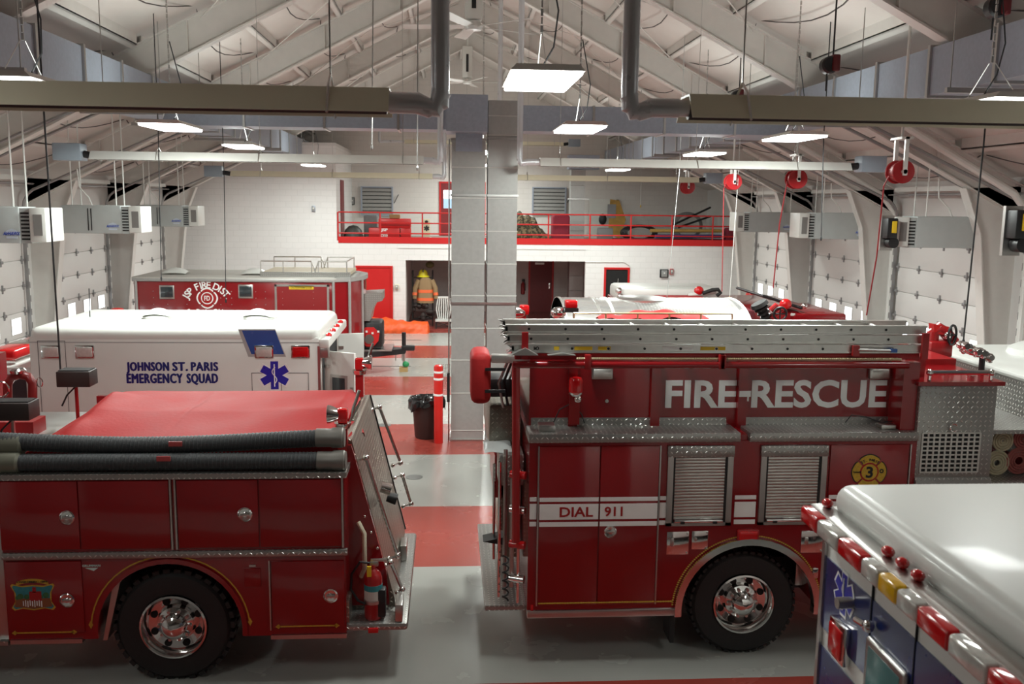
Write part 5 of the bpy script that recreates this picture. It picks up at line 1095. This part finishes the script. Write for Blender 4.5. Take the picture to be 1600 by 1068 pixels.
for px in (240,262,292,345,362,400,415,442,490,512):
    x=P(px,470,Y0).x
    for k in range(8): b.lathe([(.012,0),(.008,-.012),(0,-.013)],(x,Y0,ZT-.35-.16*k),'y',6)
b.build('rivets',GALVW,T,kind='stuff')
# roof rack and vents
ra,rb=P(414,412,24.0),P(533,408,24.0); zr=ZT
bx('rack_platform',mat('plywood',(.50,.42,.30),.7),T,ra.x,rb.x+.25,23.4,25.3,ZT+.02,ZT+.10); bx('rack_rim',DIAM,T,ra.x,rb.x+.30,23.34,23.4,ZT,ZT+.12)
for y in (23.45,25.25):
    b=MB(); xs=[ra.x,ra.x+.55,ra.x+1.25,rb.x-.5,rb.x+.2]
    b.tube([(xs[0],y,ZT+.38),(xs[2],y,ZT+.38),(xs[2]+.1,y,ZT+.1)],.018,6); b.tube([(xs[3]-.1,y,ZT+.1),(xs[3],y,ZT+.38),(xs[4],y,ZT+.38)],.018,6)
    for x in xs: b.tube([(x,y,ZT+.08),(x,y,ZT+.38)],.016,6)
    b.build('rack_rail',ALU,T)
rods('rack_rail',ALU,T,[(rb.x+.2,23.45,ZT+.38),(rb.x+.2,25.25,ZT+.38)],.018,6)
for px,py in ((275,419),(398,412)): q=P(px,py,24.0); MB().grid(lambda u,v:(q.x-.3+.6*u,23.75+.5*v,ZT+.01+.16*math.sin(PI*(.05+.9*u))**.6*math.sin(PI*(.08+.84*v))),10,8).build('roof_vent',WHITE,T,ang=80)
# tongue, engine, tread plate chute, jack
Yt=24.4; te=P(645,541,Yt); MB().prism([(X1+.3,23.4),(te.x-.2,Yt-.06),(te.x-.2,Yt+.06),(X1+.3,25.4),(X1+.3,25.25),(te.x-.45,Yt),(X1+.3,23.55)],'z',.48,.62).build('tongue',BLACK,T); bx('coupler',BLACK,T,te.x-.3,te.x+.05,Yt-.06,Yt+.06,.56,.70,.02)
jt=P(631,519,Yt); rods('tongue_jack',BLACK,T,[(jt.x,Yt,.5),(jt.x,Yt,jt.z)],.055,10); rods('jack_leg',STEEL,T,[(jt.x,Yt,.5),(jt.x,Yt,.08)],.035,8); bx('jack_block',mat('wood_block',(.40,.25,.10),.7),T,jt.x-.12,jt.x+.1,Yt-.1,Yt+.1,.0,.12); MB().ball((jt.x+.05,Yt-.05,.2),.09,.07,.08).build('green_wheel',mat('green_plastic',(.02,.25,.08),.5),T)
bx('tongue_deck',STEEL,T,X1+.5,X1+1.35,23.9,24.9,.62,.66)
for dx in (-.45,-.28): rods('safety_chain',STEEL,T,[(te.x+dx,Yt-.07,.55),(te.x+dx,Yt-.07,.3)],.014,6)
ga,gb=P(558,502,24.0),P(598,545,24.0); EN=bx('generator',BLACK,T,ga.x,gb.x,23.95,24.75,.66,ga.z,.08); ex,ez=(ga.x+gb.x)/2,(.66+ga.z)/2-.03
MB().prism([(ex+.24*math.cos(t)*(1.0 if math.sin(t)<0 else 1.15),ez+.27*math.sin(t)) for t in [2*PI*i/8+.39 for i in range(8)]],'y',23.90,23.97).build('engine_shroud',REDBR,EN); MB().lathe([(.12,0),(.12,-.05),(.0,-.052)],(ex-.01,23.90,ez-.05),'y',18).build('recoil_cover',mat('recoil_grey',(.10,.08,.07),.5),EN)
for k in range(4): bx('engine_clip',WHITE,EN,ex-.25+.15*k,ex-.2+.15*k,23.87,23.9,ez+.08+.04*(k%2),ez+.13+.04*(k%2))
MB().prism([(P(px,py,23.9).x,P(px,py,23.9).z) for px,py in ((552,460),(597,457),(597,470),(588,472),(581,486),(578,501),(553,501))],'y',23.9,24.9).build('exhaust_chute',DIAM,T)
wheel(T,(X0+X1)/2-.4,Y0+.03,.36,.36,.22,-1); wheel(T,(X0+X1)/2+.5,Y0+.03,.36,.36,.22,-1); wheel(T,(X0+X1)/2-.4,Y1-.03,.36,.36,.22,1); wheel(T,(X0+X1)/2+.5,Y1-.03,.36,.36,.22,1)
# ================================================================ TANKER BEHIND THE RESCUE ENGINE
Y0,Y1=13.3,15.7; yc=14.5; x0,x1=P(872,480,yc).x,P(1146,480,yc).x; zt=P(1000,466,yc).z
K=thing('tanker',(4.2,yc,0),'water tanker with a rounded stainless tank and red covered hose tray, behind the ladder','tanker')
SS=mat('stainless',(.72,.72,.70),.2,.85,var=.05,vscale=4)
prof=[]
for i in range(25):
    t=PI*i/24; prof.append((yc-1.15*math.cos(t)*(1 if True else 1),zt-.75+.75*(abs(math.sin(t))**.75)))
MB().prism(prof+[(Y1-.05,1.2),(Y0+.05,1.2)],'x',x0,x1).build('tank',SS,K,ang=50)
for x in (x0+.02,x1-.02,x0+.55,x0+.75): MB().prism([(yc+(y-yc)*1.012,z+.012) for y,z in prof]+[(Y1-.05,1.3),(Y0+.05,1.3)],'x',x-.02,x+.02).build('tank_band',ALU if x<x0+.6 else WHITE,K,ang=50)
MB().prism([(yc+(y-yc)*1.006,z+.006) for y,z in prof]+[(Y1-.05,1.9),(Y0+.05,1.9)],'x',x0+1.15,x1-.12).build('tank_tread_skin',DIAM,K,ang=50)
MB().lathe([(.40,-.06),(.40,.02),(.34,.045),(0,.05)],(P(1003,466,yc).x,yc,zt-.02),'z',26).build('tank_hatch',STEEL,K)
bx('tanker_body',RED,K,x0-.1,x1+.2,Y0,Y1,.6,1.5); bx('hose_tray',SS,K,x0+.1,x1,Y0-.05,Y0+.4,1.5,2.2); tz=P(1000,493,Y0+.1).z
MB().grid(lambda u,v:(P(935,495,Y0+.1).x+(P(1112,495,Y0+.1).x-P(935,495,Y0+.1).x)*u,Y0-.02+.42*v,tz-.10+.16*(math.sin(PI*(.02+.96*u))**.4)*math.sin(PI*(.15+.7*v))+.02*math.sin(u*23)+.02*math.sin(u*11+v*4)),40,8).build('hose_cover',REDVIN,K,ang=80)
b=MB(); rz=P(1000,489,Y0).z; xa_,xb_=P(896,490,Y0).x,P(1143,490,Y0).x; b.tube([(xa_,Y0-.04,rz),(xb_,Y0-.04,rz)],.016,6)
for k in range(6): xx=xa_+(xb_-xa_)*k/5; b.tube([(xx,Y0-.04,rz),(xx,Y0-.04,rz-.35)],.015,6)
b.build('guard_rail',mat('brass_rail',(.55,.48,.28),.35,.7),K)
q=P(893,478,Y0); bx('beacon',REDL,K,q.x-.09,q.x+.09,Y0-.02,Y0+.16,q.z-.03,q.z+.08,.02); bx('beacon_base',BLACK,K,q.x-.1,q.x+.1,Y0-.03,Y0+.17,q.z-.09,q.z-.03)
q=P(874,490,Y0); MB().ball((q.x,Y0+.1,q.z),.12,.1,.09).build('spot_lamp',CHROME,K); q=P(818,487,Y0+.2); bx('beacon',REDL,K,q.x-.06,q.x+.08,Y0+.15,Y0+.3,q.z-.04,q.z+.10,.02); MB().lathe([(0,.14),(.06,.12),(.11,.02),(.11,-.02),(0,-.03)],(q.x-.1,Y0+.2,q.z-.02),'x',16).build('spot_lamp',CHROME,K); rods('corner_post',RED2,K,[(q.x,Y0+.2,1.0),(q.x,Y0+.2,q.z-.04)],.04,8)
bx('rear_bumper_step',DIAM,K,P(790,700,Y0).x,x0,Y0+.1,Y1-.1,.5,.6); bx('rear_cabinet',RED,K,P(795,600,Y0).x+.1,x0,Y0+.1,Y1-.1,.6,2.0)
cbx=x1+.3; cab=MB().prism([(cbx,.6),(cbx,2.3),(cbx+1.3,2.3),(cbx+1.7,1.6),(cbx+2.6,1.45),(cbx+2.7,.6)],'y',Y0+.1,Y1-.1).build('cab',RED,K); MB().prism([(cbx+1.32,2.25),(cbx+1.35,2.25),(cbx+1.74,1.63),(cbx+1.7,1.6)],'y',Y0+.25,Y1-.25).build('windshield',GLASS,cab); bx('side_window',GLASS,cab,cbx+.5,cbx+1.15,Y0+.085,Y0+.11,1.65,2.15)
bx('deck_plate',GALVW,K,x1,x1+1.0,Y0+.1,Y1-.1,2.28,2.36)
# deck gun over the tanker cab
Yg=14.0; n0,n1=P(1187,476,Yg),P(1199,500,Yg); gun=MB().lathe([(0,0),(.02,0)],(0,0,-50),'z',3) if False else MB(); gun.cyl(n0,n1,.10,.05,16); d=(n1-n0).normalized(); 
for k in range(4): gun.cyl(n0+d*(.05+.07*k),n0+d*(.075+.07*k),.115-.013*k,n=16)
gn=gun.build('deck_gun_nozzle',BLACK,K); MB().cyl(n0-d*.04,n0+d*.02,.125,.14,18).build('nozzle_bumper',RUB,gn); MB().cyl(n1,n1+d*.16,.05,.05,12).build('nozzle_barrel',WHITE,gn)
rods('deck_gun_pipe',RED2,K,[P(1200,503,Yg),P(1212,490,Yg),P(1222,482,Yg),P(1212,478,Yg),P(1204,486,Yg)],.055,10); q=P(1219,490,Yg-.15); w=MB().tube([(q.x+.10*math.cos(t),Yg-.15,q.z+.10*math.sin(t)) for t in [2*PI*i/18 for i in range(18)]],.016,6,True)
for k in range(4): w.tube([(q.x,Yg-.15,q.z),(q.x+.10*math.cos(k*PI/2),Yg-.15,q.z+.10*math.sin(k*PI/2))],.012,5)
w.build('hand_wheel',BLACK,K); bx('deck_gun_base',RED2,K,P(1200,503,Yg).x-.1,P(1225,503,Yg).x+.1,Yg-.15,Yg+.15,2.3,2.5,.02)
for xx in (x0+.6,x0+1.8,cbx+2.0): wheel(K,xx,Y0+.06,.5,.5,.28,-1); wheel(K,xx,Y1-.06,.5,.5,.28,1)
# ================================================================ RED BRUSH TRUCK AND WHITE PUMPER FARTHER RIGHT
Y0,Y1=18.4,20.4; J=thing('brush_truck',(8.0,19.4,0),'red brush truck with an open windshield frame near the right doors','truck')
wx0,wx1=P(1196,463,Y0).x,P(1255,483,Y0).x; z1_=P(1196,463,Y0).z; z0_=P(1250,482,Y0).z
bx('body',RED,J,wx0-.9,wx1+1.2,Y0,Y1,.6,1.55,.05); bx('bonnet',RED,J,wx0+.3,wx1+.6,Y0+.1,Y1-.1,1.5,z0_-.08,.08); bx('seat_back',mat('dark_red_seat',(.13,.012,.02),.6),J,wx0-.45,wx0-.15,Y0+.1,Y1-.1,1.5,P(1178,485,Y0).z,.06)
fr=MB()
for ya in (Y0+.1,Y1-.1): fr.tube([(wx0,ya,z1_),(wx1,ya,z0_)],.03,8)
for u in (0,.36,.7,1): fr.tube([(wx0+(wx1-wx0)*u,Y0+.1,z1_+(z0_-z1_)*u),(wx0+(wx1-wx0)*u,Y1-.1,z1_+(z0_-z1_)*u)],.025,8)
fr.build('windshield_frame',BLACK,J); MB().prism([(wx0,z1_-.01),(wx1,z0_-.01),(wx1,z0_+.005),(wx0,z1_+.005)],'y',Y0+.12,Y1-.12).build('windshield_glass',mat('pale_glass',(.55,.56,.56),.08,0,.3),J)
q=P(1228,475,Y0-.02); MB().ball((q.x,Y0,q.z),.13,.1,.11).build('red_lamp',REDL,J); q=P(1257,478,Y0); MB().ball(q[:],.06).build('chrome_lamp',CHROME,J); rods('white_pole',WHITE,J,[P(1236,491,Y0),P(1262,494,Y0),P(1280,502,Y0)],.03,8); bx('fender',RED,J,wx1-.2,wx1+.9,Y0-.05,Y1+.05,z0_-.25,z0_-.1,.04)
for xx in (wx0-.4,wx1+.7): wheel(J,xx,Y0,.45,.45,.25,-1,True); wheel(J,xx,Y1,.45,.45,.25,1,True)
Y0,Y1=23.2,25.6; N=thing('pumper',(5.5,24.4,0),'white topped red pumper farthest right, beyond the stainless tank','fire engine')
a,c=P(967,448,Y0+.6),P(1128,462,Y0+.6); z=a.z; bx('body',RED,N,a.x,c.x+2.0,Y0,Y1,.6,c.z-.15,.04); bx('white_deck',WHITE,N,a.x+.05,c.x,Y0+.6,Y1-.1,c.z-.2,z-.03,.1); bx('red_tray',REDVIN,N,a.x+.2,c.x-.6,Y0+.05,Y0+.6,c.z-.2,c.z+.02,.05)
for dx,dz in ((.0,.0),(.05,-.15),(-.03,-.25)): MB().ball((a.x+dx,Y0+.6,z-.1+dz),.09).build('chrome_fitting',CHROME,N)
q=P(1092,454,Y0+.5); MB().ball(q[:],.13,.1,.12).build('red_beacon',REDL,N); rods('white_boom',WHITE,N,[P(1075,462,Y0+.5),P(1095,458,Y0+.5),P(1118,454,Y0+.5)],.06,8); rods('black_hose_loop',RUB,N,[P(1098,458,Y0+.4),P(1112,453,Y0+.4),P(1122,452,Y0+.4),P(1126,457,Y0+.4),P(1120,462,Y0+.4)],.05,8)
for xx in (a.x+.8,c.x+1.2): wheel(N,xx,Y0+.03,.5,.5,.28,-1); wheel(N,xx,Y1-.03,.5,.5,.28,1)
# ================================================================ SMALL THINGS ON THE FLOOR
def bollard(x,y,h,r,lab):
    o=thing('bollard',(x,y,0),lab,'bollard','red bollards'); RB=mat('bollard_red',(.62,.02,.015),.35,0,.2)
    MB().lathe([(r,0),(r,h-.05),(r*.92,h-.015),(r*.6,h),(0,h)],(x,y,0),'z',24).build('sleeve',RB,o)
    for z in (h-.13,h-.26,h-.56): MB().lathe([(r,z-.02),(r+.004,z-.017),(r+.004,z+.017),(r,z+.02)],(x,y,0),'z',24).build('white_band',WREF,o)
a=PZ(685,691,0); bollard(a.x,a.y,1.48,.085,'tall red bollard with white bands in front of the duct risers')
bollard(P(1171,480,27.2).x,27.2,P(1171,457,27.2).z,.13,'far red bollard beside the right wall near the loft')
bollard(P(183,483,20.8).x,20.8,P(183,481,20.8).z,.14,'red bollard top showing above the ambulance roof at the left')
# trash can with a black bag
x,y=PZ(672,684,0).x-.06,17.45
t=thing('trash_can',(x,y,0),'dark round trash can lined with a black bag beside the red bollard','trash can')
BIN=mat('brown_bin',(.035,.018,.016),.5); MB().lathe([(0,0),(.22,0),(.235,.03),(.285,.70),(.27,.70),(.22,.05),(0,.05)],(x,y,0),'z',28).build('can',BIN,t)
b=MB(); n=40
def bag(u,v):
    A=2*PI*u; k=v; r=[.25,.30,.335,.345][min(3,int(k*3.99))]; r=.25+.10*min(1,k*1.6)+.012*math.sin(A*9+k*5)+.01*math.sin(A*17)
    z=.62+.16*math.sin(min(1,k*1.8)*PI/2)-max(0,k-.5)*(.34+.14*math.sin(A*2+1)+.06*math.sin(A*7))
    return (x+r*math.cos(A),y+r*math.sin(A),z)
b.grid(bag,60,10).build('bag_liner',mat('black_bag',(.008,.008,.009),.22,0,.2),t,ang=60)
# orange tarp roll
ta,tb=PZ(560,515,0),PZ(672,516,0); yt=31.9
tp=MB()
def tarp(u,v):
    A=PI*(1-v); r=.29+.015*math.sin(u*31+v*3)+.02*math.sin(u*9+v*11)+.008*math.sin(u*57+v*25)+.008*math.sin(v*40+u*6); e=min(1,u/.05,(1-u)/.03); r*=e**.4
    return (ta.x+(tb.x-ta.x)*u,yt+.55*r/.3*math.cos(A)*-1*.8,max(0,r*1.45*math.sin(A)*(.95+.12*math.sin(u*5))))
tp.grid(tarp,90,18).build('folded_tarp',mat('orange_tarp',(.80,.10,.015),.5,0,0,.25,9,.4,14),None,label='bright orange folded tarp lying on the floor before the red door',cat='tarp',ang=80)
# turnout gear on a black rack
g=thing('gear_rack',(P(660,470,33.6).x,33.6,0),'black metal gear rack just inside the opening','rack'); Yg=33.6
gx0,gx1=P(645,450,Yg).x,P(676,450,Yg).x
for x in (gx0,gx1):
    for y in (Yg-.2,Yg+.2): rods('post',BLACK,g,[(x,y,0),(x,y,2.0)],.025,6)
for z in (.25,1.0,1.75): rods('rail',BLACK,g,[(gx0,Yg-.2,z),(gx1,Yg-.2,z)],.02,6); bx('shelf',BLACK,g,gx0,gx1,Yg-.2,Yg+.2,z-.015,z)
TAN=mat('turnout_tan',(.30,.20,.10),.8); ORB=mat('fluorescent_orange',(.85,.16,.05),.5)
c=thing('turnout_coat',((gx0+gx1)/2+.08,Yg-.12,1.0),'tan firefighter coat with orange reflective bands on the gear rack','coat'); cx=(gx0+gx1)/2+.10
def coat(u,v):
    A=2*PI*u; w=.30-.05*v+.02*math.sin(A*5); 
    if v>.85: w*=1-(v-.85)*3.2
    return (cx+w*math.cos(A),Yg-.22+.16*math.sin(A)*(1-.4*max(0,v-.8)),.85+.92*v)
MB().grid(coat,30,16).build('coat_body',TAN,c,ang=80)
for s in (-1,1): rods('sleeve',TAN,c,[(cx+s*.22,Yg-.2,1.66),(cx+s*.36,Yg-.24,1.38),(cx+s*.38,Yg-.28,1.0)],[.10,.09,.07],10)
for z0 in (.93,1.22): MB().grid(lambda u,v:(lambda q:(cx+(q[0]-cx)*1.04,Yg-.22+(q[1]-Yg+.22)*1.06,q[2]))(coat(u,(z0-.85+.11*v)/.92)),30,2).build('reflective_band',ORB,c,ang=80)
for s in (-1,1): MB().cyl((cx+s*.37,Yg-.255,1.22),(cx+s*.38,Yg-.275,1.12),.092,.088).build('cuff_band',ORB,c)
h=thing('fire_helmet',(cx-.05,Yg-.1,1.78),'yellow fire helmet on top of the gear rack','helmet'); MB().lathe([(.24,0),(.22,.03),(.17,.05),(.16,.15),(.10,.24),(0,.27)],(cx-.08,Yg-.1,1.78),'z',20).build('shell',mat('helmet_yellow',(.75,.65,.03),.3),h); bx('crest',mat('helmet_dark',(.05,.05,.04),.5),h,cx-.1,cx-.06,Yg-.27,Yg+.08,1.95,2.07,.01)
MB().ball((cx+.16,Yg+.05,2.2),.16,.13,.12).build('stacked_gear',mat('olive_gear',(.10,.08,.03),.8,var=.5,vscale=20),None,label='dark olive gear piled above the helmet on the rack',cat='gear')
b=MB(); random.seed(5)
for k in range(16): b.ball((cx-.15+random.uniform(-.3,.35),Yg-.2+random.uniform(-.1,.1),.33+random.uniform(-.05,.5)),random.uniform(.07,.15),.1,random.uniform(.05,.12),9,6)
b.build('gear_pile',mat('dark_gear',(.03,.022,.02),.7,var=.6,vscale=15),None,label='dark pile of boots and gear on the lower shelf of the rack',cat='gear')
# white slatted chair
Yc=33.0; a=P(693,505,Yc); s=thing('slat_chair',(a.x,Yc,0),'white high-backed slatted chair beside the left duct riser','chair'); w=.26; zs_=P(693,499,Yc).z; zt_=P(693,465,Yc).z
bx('seat',WHITE,s,a.x-w-.03,a.x+w+.03,Yc-.28,Yc+.25,zs_-.04,zs_)
for k in range(7):
    u=-1+2*k/6; rods('back_slat',WHITE,s,[(a.x+u*w*.72,Yc+.22,zs_),(a.x+u*w*1.0,Yc+.26,zs_+.45*(zt_-zs_)),(a.x+u*w*.75,Yc+.34,zt_)],.022,6)
bx('top_rail',WHITE,s,a.x-w*.85,a.x+w*.85,Yc+.30,Yc+.36,zt_-.06,zt_+.02,.02)
for sx in (-1,1):
    for yy in (Yc-.24,Yc+.2): bx('leg',BLACK,s,a.x+sx*w-.025,a.x+sx*w+.025,yy-.025,yy+.025,0,zs_-.04)
    rods('cross_brace',BLACK,s,[(a.x-sx*w,Yc-.24,.05),(a.x+sx*w,Yc-.24,zs_-.06)],.015,6)
# extinguisher on the recess back wall
q=P(817,448,YB-.12); o=thing('fire_extinguisher',(q.x,YB-.12,q.z-.35),'red fire extinguisher hung on the alcove wall left of the maroon door','extinguisher')
MB().lathe([(.06,-.3),(.08,-.28),(.08,.12),(.03,.2),(.025,.25),(0,.25)],q[:],'z',16).build('cylinder',RED2,o); bx('valve',BLACK,o,q.x-.04,q.x+.08,q.y-.03,q.y+.03,q.z+.22,q.z+.32); rods('discharge_hose',BLACK,o,[(q.x+.05,q.y-.05,q.z+.25),(q.x+.1,q.y-.06,q.z+.1),(q.x+.09,q.y-.07,q.z-.15)],.015,6); bx('wall_bracket',STEEL,o,q.x-.03,q.x+.03,YB-.05,YB,q.z-.2,q.z+.1)
# sign over the maroon door, bottle by the pale riser
q=P(995,0,YM) ; q=P(880,462,33.0)
# ================================================================ THINGS ON THE LOFT
Zl=ZM
def lx(px,Y): return P(px,350,Y).x
Y=34.0; x0,x1=lx(576,Y),lx(642,Y); o=thing('red_chest',((x0+x1)/2,Y,Zl),'red chest with white lettering behind the loft railing','chest')
MB().box(lx(577,Y),lx(625,Y),Y-.3,Y+.3,Zl,Zl+.42,.03).build('chest_body',REDBR,o); MB().box(lx(592,Y),x1,Y-.25,Y+.35,Zl+.42,Zl+.75,.03).build('chest_lid',REDBR,o); bx('lid_strip',RED2,o,lx(594,Y),x1-.05,Y-.27,Y-.25,Zl+.5,Zl+.54); bx('chest_side',REDBR,o,lx(626,Y),x1,Y-.22,Y+.3,Zl,Zl+.42,.03)
for i,t in enumerate(('JSP','DIVE')): text('chest_text',t,WREF,o,(lx(600.5,Y-.3),Y-.304,Zl+.34-.19*i),.24,.13,fat=.03)
Y=34.9; MB().box(lx(569,Y),lx(590,Y),Y-.2,Y+.2,Zl,Zl+.85,.05).build('grey_case',mat('case_grey',(.16,.16,.16),.6,var=.3,vscale=10),None,label='dark grey upright case behind the left end of the red chest',cat='case')
Y=34.0; MB().box(lx(609,Y),lx(625,Y),Y-.2,Y+.2,Zl+.755,Zl+.90,.02).build('cardboard_box',mat('cardboard',(.30,.17,.07),.8),None,label='flat brown cardboard box on top of the red chest',cat='box')
Y=34.2; q0=lx(552,Y); MB().lathe([(.38,0),(.36,.06),(.30,.32),(.16,.46),(0,.5)],(q0,Y,Zl),'z',22).build('dark_dome',mat('dark_green_grey',(.05,.055,.05),.45),None,label='dark dome shaped equipment at the left end of the loft',cat='equipment')
Y=33.8; o=thing('first_aid_case',(lx(667,Y),Y,Zl),'cream case with a black star behind the loft railing left of the risers','case'); MB().box(lx(661,Y),lx(672,Y),Y-.1,Y+.1,Zl+.12,Zl+.75,.02).build('case_body',mat('cream_plastic',(.66,.60,.42),.5),o); star_of_life('case_star',BLACK,BLACK,o,(lx(666.5,Y-.1),Y-.1,Zl+.42),.09); bx('case_base',WHITE,o,lx(660,Y),lx(674,Y),Y-.12,Y+.12,Zl,Zl+.1); MB().ball((lx(666.5,Y),Y-.11,Zl+.66),.06,.03,.05).build('case_handle',BLACK,o)
# camouflage pile
Y=34.3; b=MB(); px0,px1=lx(803,Y),lx(862,Y); hx=(px1-px0)
b.grid(lambda u,v:(px0-.4+(hx+.4)*u,Y-.6+1.2*v,Zl+max(0,(1.0*(1-max(0,(u-.45)/.55)**1.3)*(.35+.65*math.sin(PI*v)))*min(1,u/.05+.3)*(1 if 0<v<1 and u<1 else 0)+.07*math.sin(u*19+v*5)*math.sin(PI*v)+.05*math.sin(u*41)*math.sin(PI*v))),46,20)
def camo():
    m=bpy.data.materials.new('camouflage'); m.use_nodes=True; t=NT(m); bb=t.n['Principled BSDF']; tc=t.new('ShaderNodeTexCoord').outputs['Object']; n=t.noise(9,3,tc); n2=t.noise(14,2,tc)
    c_=t.mix(t.ramp(n,.47,.53),(.05,.045,.025,1),(.20,.15,.08,1)); c_=t.mix(t.ramp(n2,.56,.60),c_,(.015,.014,.010,1)); t.l.new(c_,bb.inputs['Base Color']); bb.inputs['Roughness'].default_value=.85; return m
b.build('camouflage_netting',camo(),None,label='heap of brown camouflage netting behind the loft railing',cat='netting',ang=80)
Y=34.2; MB().box(lx(862,Y),lx(889,Y),Y-.35,Y+.35,Zl,Zl+.95,.10,4).build('red_bag',mat('dark_red_cloth',(.22,.012,.03),.8,var=.2,vscale=4,bump=.3,bscale=6),None,label='tall dark red cloth bag between the netting and the pale riser',cat='bag')
Y=37.2; o=thing('backboard_stack',(lx(945,Y),Y,Zl),'white board and yellow edged sign leaning on the loft wall','board'); bx('white_board',PWHITE,o,lx(921,Y),lx(962,Y),Y,Y+.05,Zl,Zl+1.55)
MB().prism([(lx(950,Y),Zl+.2),(lx(968,Y),Zl),(lx(977,Y),Zl+.75),(lx(966,Y),Zl+1.5),(lx(952,Y),Zl+1.55)],'y',Y-.1,Y-.05).build('yellow_board',mat('worn_yellow',(.42,.24,.05),.6,var=.5,vscale=5),o); bx('grey_print',mat('print_grey',(.25,.25,.26),.6),o,lx(948,Y),lx(961,Y),Y-.11,Y-.10,Zl+.8,Zl+1.35); MB().ball((lx(941,Y),Y-.06,Zl+.75),.16,.05,.22).build('black_mark',BLACK,o)
Y=34.0; MB().box(lx(934,Y),lx(957,Y),Y-.2,Y+.2,Zl,Zl+.5,.03).build('grey_crate',mat('crate_grey',(.15,.15,.15),.6),None,label='dark grey crate on the loft in front of the leaning white board',cat='crate')
for px,r,lab in ((1000,.34,'black coiled hose on the loft, left of the long poles'),(1075,.48,'large grey cable coil leaning on the loft wall at the right')):
    Y=35.0 if px<1050 else 37.0; x=lx(px,Y); b=MB()
    for k in range(6): b.tube([(x+(1.75 if px<1050 else 1.15)*(r+.025*k-.06)*math.cos(t),Y+.03*k,Zl+.05+(r*.72 if px<1050 else r)+(r+.02*k)*.92*math.sin(t)*(.72 if px<1050 else 1)) for t in [2*PI*i/26 for i in range(26)]],.022,6,True)
    b.build('coiled_hose',BLACK if px<1050 else mat('grey_cable',(.25,.25,.24),.6),None,label=lab,cat='hose')
for k,(c_,lab) in enumerate((((.40,.24,.06),'tan long pole bundle lying on the loft at the right'),((.05,.06,.25),'blue long pole bundle lying on the loft under the tan one'))):
    Y=33.6; z=Zl+.42-.2*k; b=MB(); 
    for j in range(3): b.cyl((lx(1018+8*k,Y),Y+.1*j,z),(lx(1128,Y),Y+.1*j,z+.02),.06,n=8)
    b.build('pole_bundle',mat('pole_%d'%k,c_,.6),None,label=lab,cat='poles')
bx('pole_rest',mat('dark_red_cloth',(.22,.012,.03)),None,lx(958,34.2),lx(1140,34.2),34.0,34.4,Zl,Zl+.12,label='low dark red mat under the poles on the loft',cat='mat')
Y=33.8; MB().box(lx(1133,Y),lx(1150,Y),Y-.2,Y+.2,Zl,Zl+.55,.08,3).build('maroon_bag',mat('dark_red_cloth',(.22,.012,.03)),None,label='maroon bag at the right end of the loft by the railing',cat='bag')
for k,(a,b_) in enumerate((((1050,352),(1110,324)),((1060,355),(1110,338)))): rods('black_pole',BLACK,None,[P(*a,35.6),P(*b_,36.2)],.04,8,label=['upper slanting black pole leaning on the loft wall','lower slanting black pole leaning on the loft wall'][k],cat='pole')
# floor drains and marks
for px,py in ((647,745),(600,664)):
    q=PZ(px,py,0); o=MB().lathe([(.14,0),(.14,.004),(0,.004)],(q.x,q.y,0),'z',20).build('floor_drain',mat('drain_metal',(.16,.16,.15),.5,.5),None,label='round metal floor drain in the %s'%('grey band nearest the bollard' if py>700 else 'red band left of the trash can'),cat='drain')
for px,py,w,lab in ((615,531,.9,'dark slot drain in the farthest visible grey band'),(590,572,.9,'dark slot drain in the grey band under the trailer tongue')):
    q=PZ(px,py,0); bx('slot_drain',DARK,None,q.x-w,q.x+w,q.y-.04,q.y+.04,0,.003,label=lab,cat='drain')
# wall heater style details: rags
